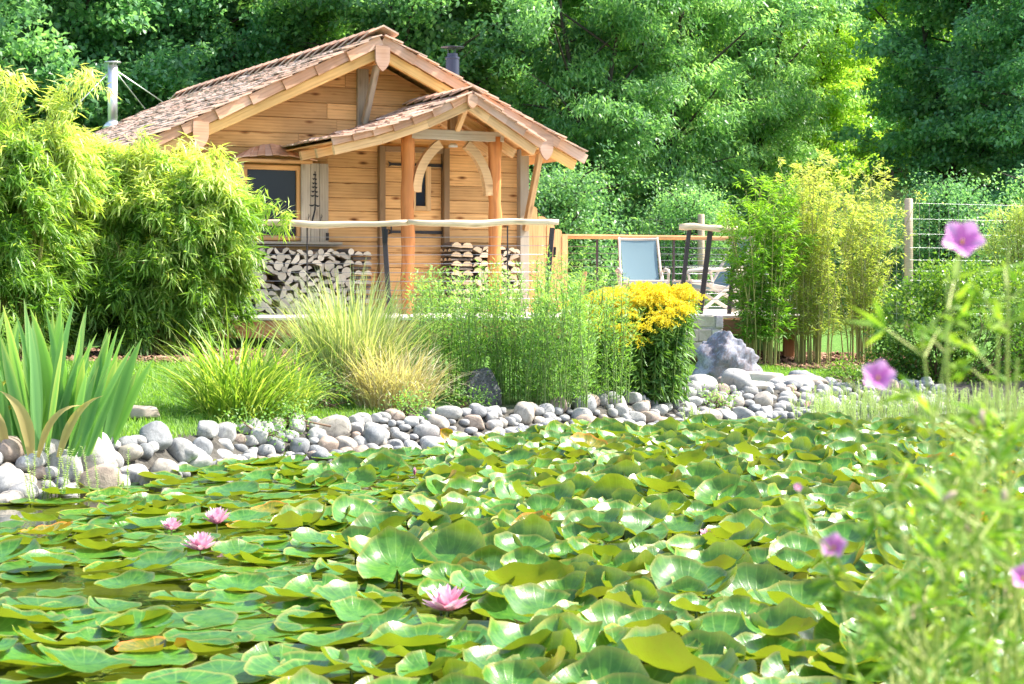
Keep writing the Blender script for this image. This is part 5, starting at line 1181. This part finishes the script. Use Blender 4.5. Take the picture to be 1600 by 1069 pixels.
# blooms
def petalmat():
    m, n, l, b = newmat('lily_petal'); b.inputs['Roughness'].default_value = .5; at = node(n, 'ShaderNodeAttribute', attribute_name='tint'); rp = ramp(n, [(0, (.66, .16, .32)), (.45, (.78, .36, .50)), (1, (.84, .58, .66))]); l.new(at.outputs['Fac'], rp.inputs[0]); l.new(rp.outputs[0], b.inputs['Base Color'])
    tr = n.new('ShaderNodeBsdfTranslucent'); l.new(rp.outputs[0], tr.inputs[0]); ms = n.new('ShaderNodeMixShader'); ms.inputs[0].default_value = .3; l.new(b.outputs[0], ms.inputs[1]); l.new(tr.outputs[0], ms.inputs[2]); l.new(ms.outputs[0], n['Material Output'].inputs[0]); return m
M['petal'] = petalmat(); M['stamen'] = plain('yellow_stamen', (.80, .52, .05), .6); M['sepal'] = plain('green_sepal', (.22, .26, .08), .5)
def petal(wr, curl, m=None, name='petal'):
    V_, F_, t = [], [], []
    for i in range(8):
        q = i / 7; wv = wr * math.sin(math.pi * min(1, q * .93 + .07)) ** .75 * (1 if q < 1 else .02)
        for j, s in enumerate((-1, -.5, 0, .5, 1)): V_.append((q, s * wv, curl * q * q + .22 * wr * s * s * 2 * math.sin(math.pi * q))); t.append(q)
    for i in range(7):
        for j in range(4): a = i * 5 + j; F_.append([a, a + 1, a + 6, a + 5])
    return mk(name, V_, F_, m or M['petal'], True, t)
pet = [petal(.20, .24), petal(.19, .18), petal(.17, .14)]
for (u, v, s, lab), (X, Y, _) in zip(FL, fpos):
    bud = s < .03; cat = 'flower bud' if bud else 'flower'
    f = plant('water_lily_flower', (X, Y, .045), lab, cat, 'water lily blooms')
    L = s * 1.25 if not bud else .045; eo = rng.uniform(-7, 9)
    for k, (n_, el, sc_) in enumerate(((9, 14, 1.0), (9, 34, 1.0), (8, 52, .92), (6, 68, .8)) if not bud else ((5, 80, 1.0), (4, 84, .95))):
        for i in range(n_):
            o = link('petal', pet[min(k, 2)], f, (0, 0, .004 * k)); o.rotation_euler = (Matrix.Rotation(i * 2 * math.pi / n_ + k * .37 + rng.normal(0, .07), 3, 'Z') @ Matrix.Rotation(-R(el + (0 if bud else eo) + rng.normal(0, 5)), 3, 'Y')).to_euler(); o.scale = (L * sc_ * rng.uniform(.92, 1.06),) * 3
    if not bud:
        tv = [tube([(0, 0, .005), (L * .22 * math.cos(a), L * .22 * math.sin(a), L * .38)], [.0022, .0012], 4) for a in np.linspace(0, 6.28, 26)[:-1]] + [tube([(0, 0, .005), (L * .1 * math.cos(a), L * .1 * math.sin(a), L * .4)], [.002, .0012], 4) for a in np.linspace(0, 6.28, 12)[:-1]]
        V_, F_ = merge(tv); link('stamens', mk('stamens', V_, F_, M['stamen'], True), f)
    V_, F_ = tube([(0, 0, -.3), (0, 0, .0)], .004, 6); link('stalk', mk('stalk', V_, F_, M['sepal']), f)

# ------------------------------------------------------------------ woodland
M['tree'] = leafmat('tree_leaf', (.045, .105, .035), (.20, .31, .075), .44, .42, True, mid=(.10, .19, .055), tc_=(1.6, 1.7, .9), spec=.5); M['trunk'] = plain('tree_bark', (.055, .045, .035), .95, 0, .7, 10, var=.4)
def tree_mesh(seed, H, Rad, nleaf, L, W_, low=.12, dr=.5, layered=0.):
    r = np.random.default_rng(seed); fork = r.uniform(.10, .22) * H; ld = [np.array([math.cos(a), math.sin(a), 0]) * r.uniform(.10, .2) for a in np.arange(3) * 2.1 + r.uniform(0, 6)]
    lead = lambda k, z: np.array([.1 * min(z / fork, 1), 0, z]) + ld[k] * max(0, z - fork) * (1 + .3 * math.sin(z * .8 + k))
    tv = [tube([(0, 0, -.5), tuple(lead(0, fork * .6)), tuple(lead(0, fork))], [.26, .22, .19], 9, False)] + [tube([tuple(lead(k, z)) for z in np.linspace(fork, H * (.97 - .08 * k), 7)], list(np.linspace(.14, .02, 7)), 7, False) for k in range(3)]
    C, S_, O_ = [], [], []
    NL = 66
    for i in range(NL):
        t = low + (1 - low) * (i + r.random()) / NL; prof = math.sin(math.pi * min(.97, (.16 + .84 * t)) ** 1.25) ** .7; a = i * 2.4 + r.normal(0, .3); Lb = Rad * prof * r.uniform(.65, 1.12); z0 = H * t * .88
        d = np.array([math.cos(a), math.sin(a), r.uniform(.2, 1.0)]); p0 = lead(i % 3, z0); Lb = Lb * (.8 + .4 * math.sin(i * 1.3 + seed)); p1 = p0 + d * Lb * .55; p2 = p0 + d * Lb * np.array([1, 1, .75]); tv.append(tube([p0, p1, p2], [.06 * (1.2 - t) + .015, .03, .008], 5, False))
        for k in range(9):
            q = r.uniform(.3, 1.05); c = p0 + (p2 - p0) * q + r.normal(0, .38, 3) * [1, 1, .6]; C.append(c); S_.append(r.uniform(.32, .75)); O_.append(d)
            if k < 3: tv.append(tube([p0 + (p2 - p0) * q * .8, c], [.014, .005], 3, False))
    C, S_, O_ = np.array(C), np.array(S_), np.array(O_); w_ = S_ ** 2; idx = r.choice(len(C), nleaf, p=w_ / w_.sum()); n = nleaf
    off = nrm(r.normal(0, 1, (n, 3))) * (r.random(n) ** .45)[:, None] * S_[idx][:, None] * [1.1, 1.1, .6 - .15 * layered]; P = C[idx] + off; P[:, 2] -= .25 * (off[:, 0] ** 2 + off[:, 1] ** 2) / S_[idx]
    D = O_[idx] * .5 + r.normal(0, .7, (n, 3)); D[:, 2] -= dr; st = r.uniform(-.28, .28, len(C))
    T = np.clip(.45 + st[idx] + r.normal(0, .18, n), 0, 1); V, F = leafs(P, D, r.normal(0, .55, (n, 3)) + [0, 0, 1], r.uniform(.7, 1.25, n) * L, r.uniform(.8, 1.2, n) * W_)
    V_, F_ = merge(tv); return mk('crown', V, F, M['tree'], False, np.repeat(T, 4)), mk('trunk', V_, F_, M['trunk'], True)
TM = [tree_mesh(1, 12.5, 3.6, 58000, .18, .11, .10), tree_mesh(2, 13.5, 3.9, 58000, .22, .065, .08, .9), tree_mesh(3, 11.5, 3.3, 52000, .17, .10, .12, .3, 1), tree_mesh(4, 14, 4.2, 56000, .20, .13, .14), tree_mesh(5, 4.6, 2.2, 17000, .12, .065, .02, .5)]
TEAL, MIDG, SILV, YEL_SUN, DRK = (1.65, 1.85, 3.0), (1.8, 1.85, 2.2), (2.5, 2.35, 3.3), (3.2, 2.7, 1.4), (1.5, 1.7, 2.6)  # yellow tint paints in sunlight; teal, mid, dark ones lifted in place of haze
TR = [(-110, 35, 0, TEAL, 'dark blue-green broadleaf tree at the edge beyond the tall bamboo'), (90, 37.5, 3, TEAL, 'dark blue-green tree behind the steel chimney'), (290, 39, 0, TEAL, 'blue-green tree rising behind the shingled roof slope'), (455, 41, 2, MIDG, 'mid-green tree behind the middle of the cabin roof'),
      (640, 37.5, 2, DRK, 'dark green tree directly behind the roof ridge'), (765, 40, 3, MIDG, 'green tree with a dark trunk behind the dark flue'), (915, 36.5, 1, MIDG, 'green tree beside the right eave of the cabin'), (1045, 37.5, 1, SILV, 'silvery feathery tree behind the deckchairs'),
      (1175, 40.5, 1, SILV, 'second silvery tree, behind the fresh green bamboo'), (1275, 43, 2, YEL_SUN, 'bright yellow-green sunlit tree above the upright bamboo'), (1390, 47, 1, YEL_SUN, 'farther bright yellow-green tree left of the dark ivy-clad one'), (1490, 38.5, 3, TEAL, 'dark blue-green tree with ivy-dark trunk above the fence'), (1640, 36, 0, TEAL, 'dark tree at the far end above the willow shrub'), (1800, 39, 3, MIDG, 'green tree past the willow shrub, mostly out of view')]
def add_tree(X, Y, k, colr, lab, sc_=1.0, rz=None, name='broadleaf_tree', cat='tree', grp='woodland trees behind the cabin'):
    g = empty(name, (X, Y, gz(X, Y)), rng.uniform(0, 6.28) if rz is None else rz, label=lab, cat=cat, group=grp)
    s = sc_ * rng.uniform(.92, 1.08); o = link('crown', TM[k][0], g, scale=s); j = rng.uniform(.92, 1.08); o.color = (colr[0] * j, colr[1], colr[2] / j, 1); link('trunk', TM[k][1], g, scale=s)
for u, Y, k, c_, lab in TR: add_tree((u - 800) / FPX * Y, Y, k, c_, lab, (.78 if u < 900 else .62) if c_ is not YEL_SUN else .5)
bk = []
for row, (Y0, n_) in enumerate(((49, 9), (58, 9), (69, 10))):
    for i in range(n_):
        X = (i / (n_ - 1) - .5) * 2 * (.36 * Y0) + rng.normal(0, 1.0); c_ = [MIDG, YEL_SUN, YEL_SUN, MIDG, YEL_SUN][int(rng.integers(5))]
        nm = {id(MIDG): 'green', id(YEL_SUN): 'yellow-green', id(DRK): 'dark green'}[id(c_)]; u = X / Y0 * FPX + 800
        w_ = 'behind the cabin' if 100 < u < 900 else ('above the deckchairs' if 900 <= u < 1200 else ('above the upright bamboo' if 1200 <= u < 1420 else ('above the wire fence' if u >= 1420 else 'beyond the tall bamboo')))
        add_tree(X, Y0 + rng.normal(0, 1.2), int(rng.integers(4)), c_, '%s tree %s, %s row uphill' % (nm, w_, ['first', 'second', 'last'][row]), .62 + .12 * row); bk.append((list(col.objects)[-2].parent, list(col.objects)[-2].parent['label'], u))
uniq(bk)
sh_ = []
for i, (u, Y) in enumerate(((-60, 31), (110, 32), (880, 31.5), (1075, 34.5), (1290, 34), (1480, 33.0), (1660, 31))):
    c_ = [TEAL, MIDG, DRK, SILV, MIDG, TEAL, SILV][i % 7]; add_tree((u - 800) / FPX * Y, Y, 4, c_, '%s bush at the woodland foot %s' % ({id(TEAL): 'blue-green', id(MIDG): 'green', id(SILV): 'silvery', id(DRK): 'dark green'}[id(c_)], 'behind the cabin' if u < 850 else ('behind the far railing' if u < 1150 else ('behind the upright bamboo' if u < 1420 else 'behind the wire fence'))), [.7, .6, .62, .42, .5, .55, .6][i], name='woodland_bush', cat='bush', grp='bushes at the woodland foot')
    sh_.append((list(col.objects)[-2].parent, list(col.objects)[-2].parent['label'], u))
uniq(sh_)

# ------------------------------------------------------------------ near geranium, out of focus
M['fg'] = leafmat('geranium_leaf', (.04, .12, .02), (.34, .46, .08), .38, .45, mid=(.13, .26, .04)); M['fgs'] = plain('geranium_stem', (.42, .46, .12), .5); M['fgp'] = leafmat('geranium_petal', (.66, .14, .54), (.82, .46, .78), .35, .5, tc_=(1.1, 1.0, 1.1))
M['bud'] = plain('geranium_bud', (.58, .40, .30), .6)
def pet5(): return petal(.44, .12, M['fgp'], 'petal')
p5 = pet5()
def geranium(c, tips, flowers, ntw, label, dense):
    g0 = .30; g = plant('geranium', (*c, g0), label, 'flowering plant'); tv, PP, DD, TT = [], [], [], []; o3 = Vector((*c, g0))
    def stem(tip, r0, heavy):
        tip = Vector(tip) - o3; b = Vector((rng.normal(0, .07) + tip.x * .25, rng.normal(0, .05), 0)); m1 = b.lerp(tip, .4) + Vector((0, 0, .06)); m2 = b.lerp(tip, .75) + Vector((rng.normal(0, .012), 0, .03)); P = [b, m1, m2, tip]; r0 *= 1.25; tv.append(tube(P, [r0, r0 * .85, r0 * .6, r0 * .4], 7, False))
        for t in np.sort(rng.uniform(.35, 1, heavy)):
            k = min(2, int(t * 3)); p = P[k].lerp(P[k + 1], t * 3 - k) if t < 1 else tip; nl = int(rng.integers(5, 9)); a0 = rng.uniform(0, 6.28); hl = rng.uniform(.015, .05); q = p + Vector((math.cos(a0) * hl, math.sin(a0) * hl, hl * .7)); tv.append(tube([p, q], [.0012, .0009], 4, False))
            for j in range(nl): aa = a0 + rng.normal(0, .8); PP.append(tuple(q)); DD.append((math.cos(aa), math.sin(aa), rng.uniform(-.5, 1.3))); TT.append(min(1, max(0, .35 + .4 * t + rng.normal(0, .2))))
    for t in tips: stem(t, .0022, dense)
    P, D, T = np.array(PP), np.array(DD), np.array(TT); k = len(P); V, F = leafs(P, D, rng.normal(0, .5, (k, 3)) + [0, 0, 1], rng.uniform(.022, .05, k), rng.uniform(.0045, .008, k)); link('foliage', mk('foliage', V, F, M['fg'], False, np.repeat(T, 4)), g)
    for i, (q, s) in enumerate(flowers):
        q = Vector(q); stem(q - Vector((0, 0, s * .3)), .0018, 2); fo = link('bloom', None, g, q - o3, (R(58), rng.normal(0, .15), rng.normal(0, .2)))
        for j in range(5):
            o = link('petal', p5, fo); o.rotation_euler = (Matrix.Rotation(j * 1.2566, 3, 'Z') @ Matrix.Rotation(-R(18), 3, 'Y')).to_euler(); o.scale = (s,) * 3
        V_, F_ = tube([(0, 0, 0), (0, 0, s * .25)], [.0022, .001], 6); link('centre', mk('centre', V_, F_, M['stamen']), fo)
    V_, F_ = merge(tv); link('stems', mk('stems', V_, F_, M['fgs'], True), g)
    for i in range(ntw):
        p = PP[int(rng.integers(len(PP)))]; V_, F_ = tube([(0, 0, 0), (0, 0, .006), (0, 0, .013), (0, 0, .018)], [.001, .0035, .003, .0008], 7); link('bud', mk('bud', V_, F_, M['bud'], True), g, p, (rng.normal(0, .5), rng.normal(0, .5), 0))
Yf = 1.9
def tipset(n, fn): return [tuple(px(*fn(), rng.uniform(1.6, 2.3))) for _ in range(n)]
def f1():
    while True:
        u, v = rng.uniform(1330, 1640), rng.uniform(560, 1120)
        if u > 1600 - (v - 470) * .48 - 10 + rng.normal(0, 20): return (u, v)
t1 = tipset(25, f1) + [tuple(px(u, v, 1.9)) for u, v in ((1440, 520), (1480, 430), (1560, 470), (1575, 380), (1540, 600), (1590, 560), (1420, 700), (1330, 640), (1400, 740), (1470, 880), (1380, 900), (1300, 860))]
geranium((.50, 1.95), t1, [(tuple(px(1503, 380, 1.9)), .0255), (tuple(px(1372, 592, 1.85)), .020), (tuple(px(1303, 856, 1.9)), .0165), (tuple(px(1598, 905, 1.85)), .017), (tuple(px(1246, 762, 2.2)), .006)], 22, 'out-of-focus purple flowering geranium reaching in close to the viewer', 8)
for o in bpy.data.objects:
    if o.type == 'MESH' and not o.data.materials: print('NOMAT', o.name)
print('CNT', cnt, len(bpy.data.objects), len(logs), len(pl))
print('TRIS', sum(len(m.polygons) * 2 for m in bpy.data.meshes))
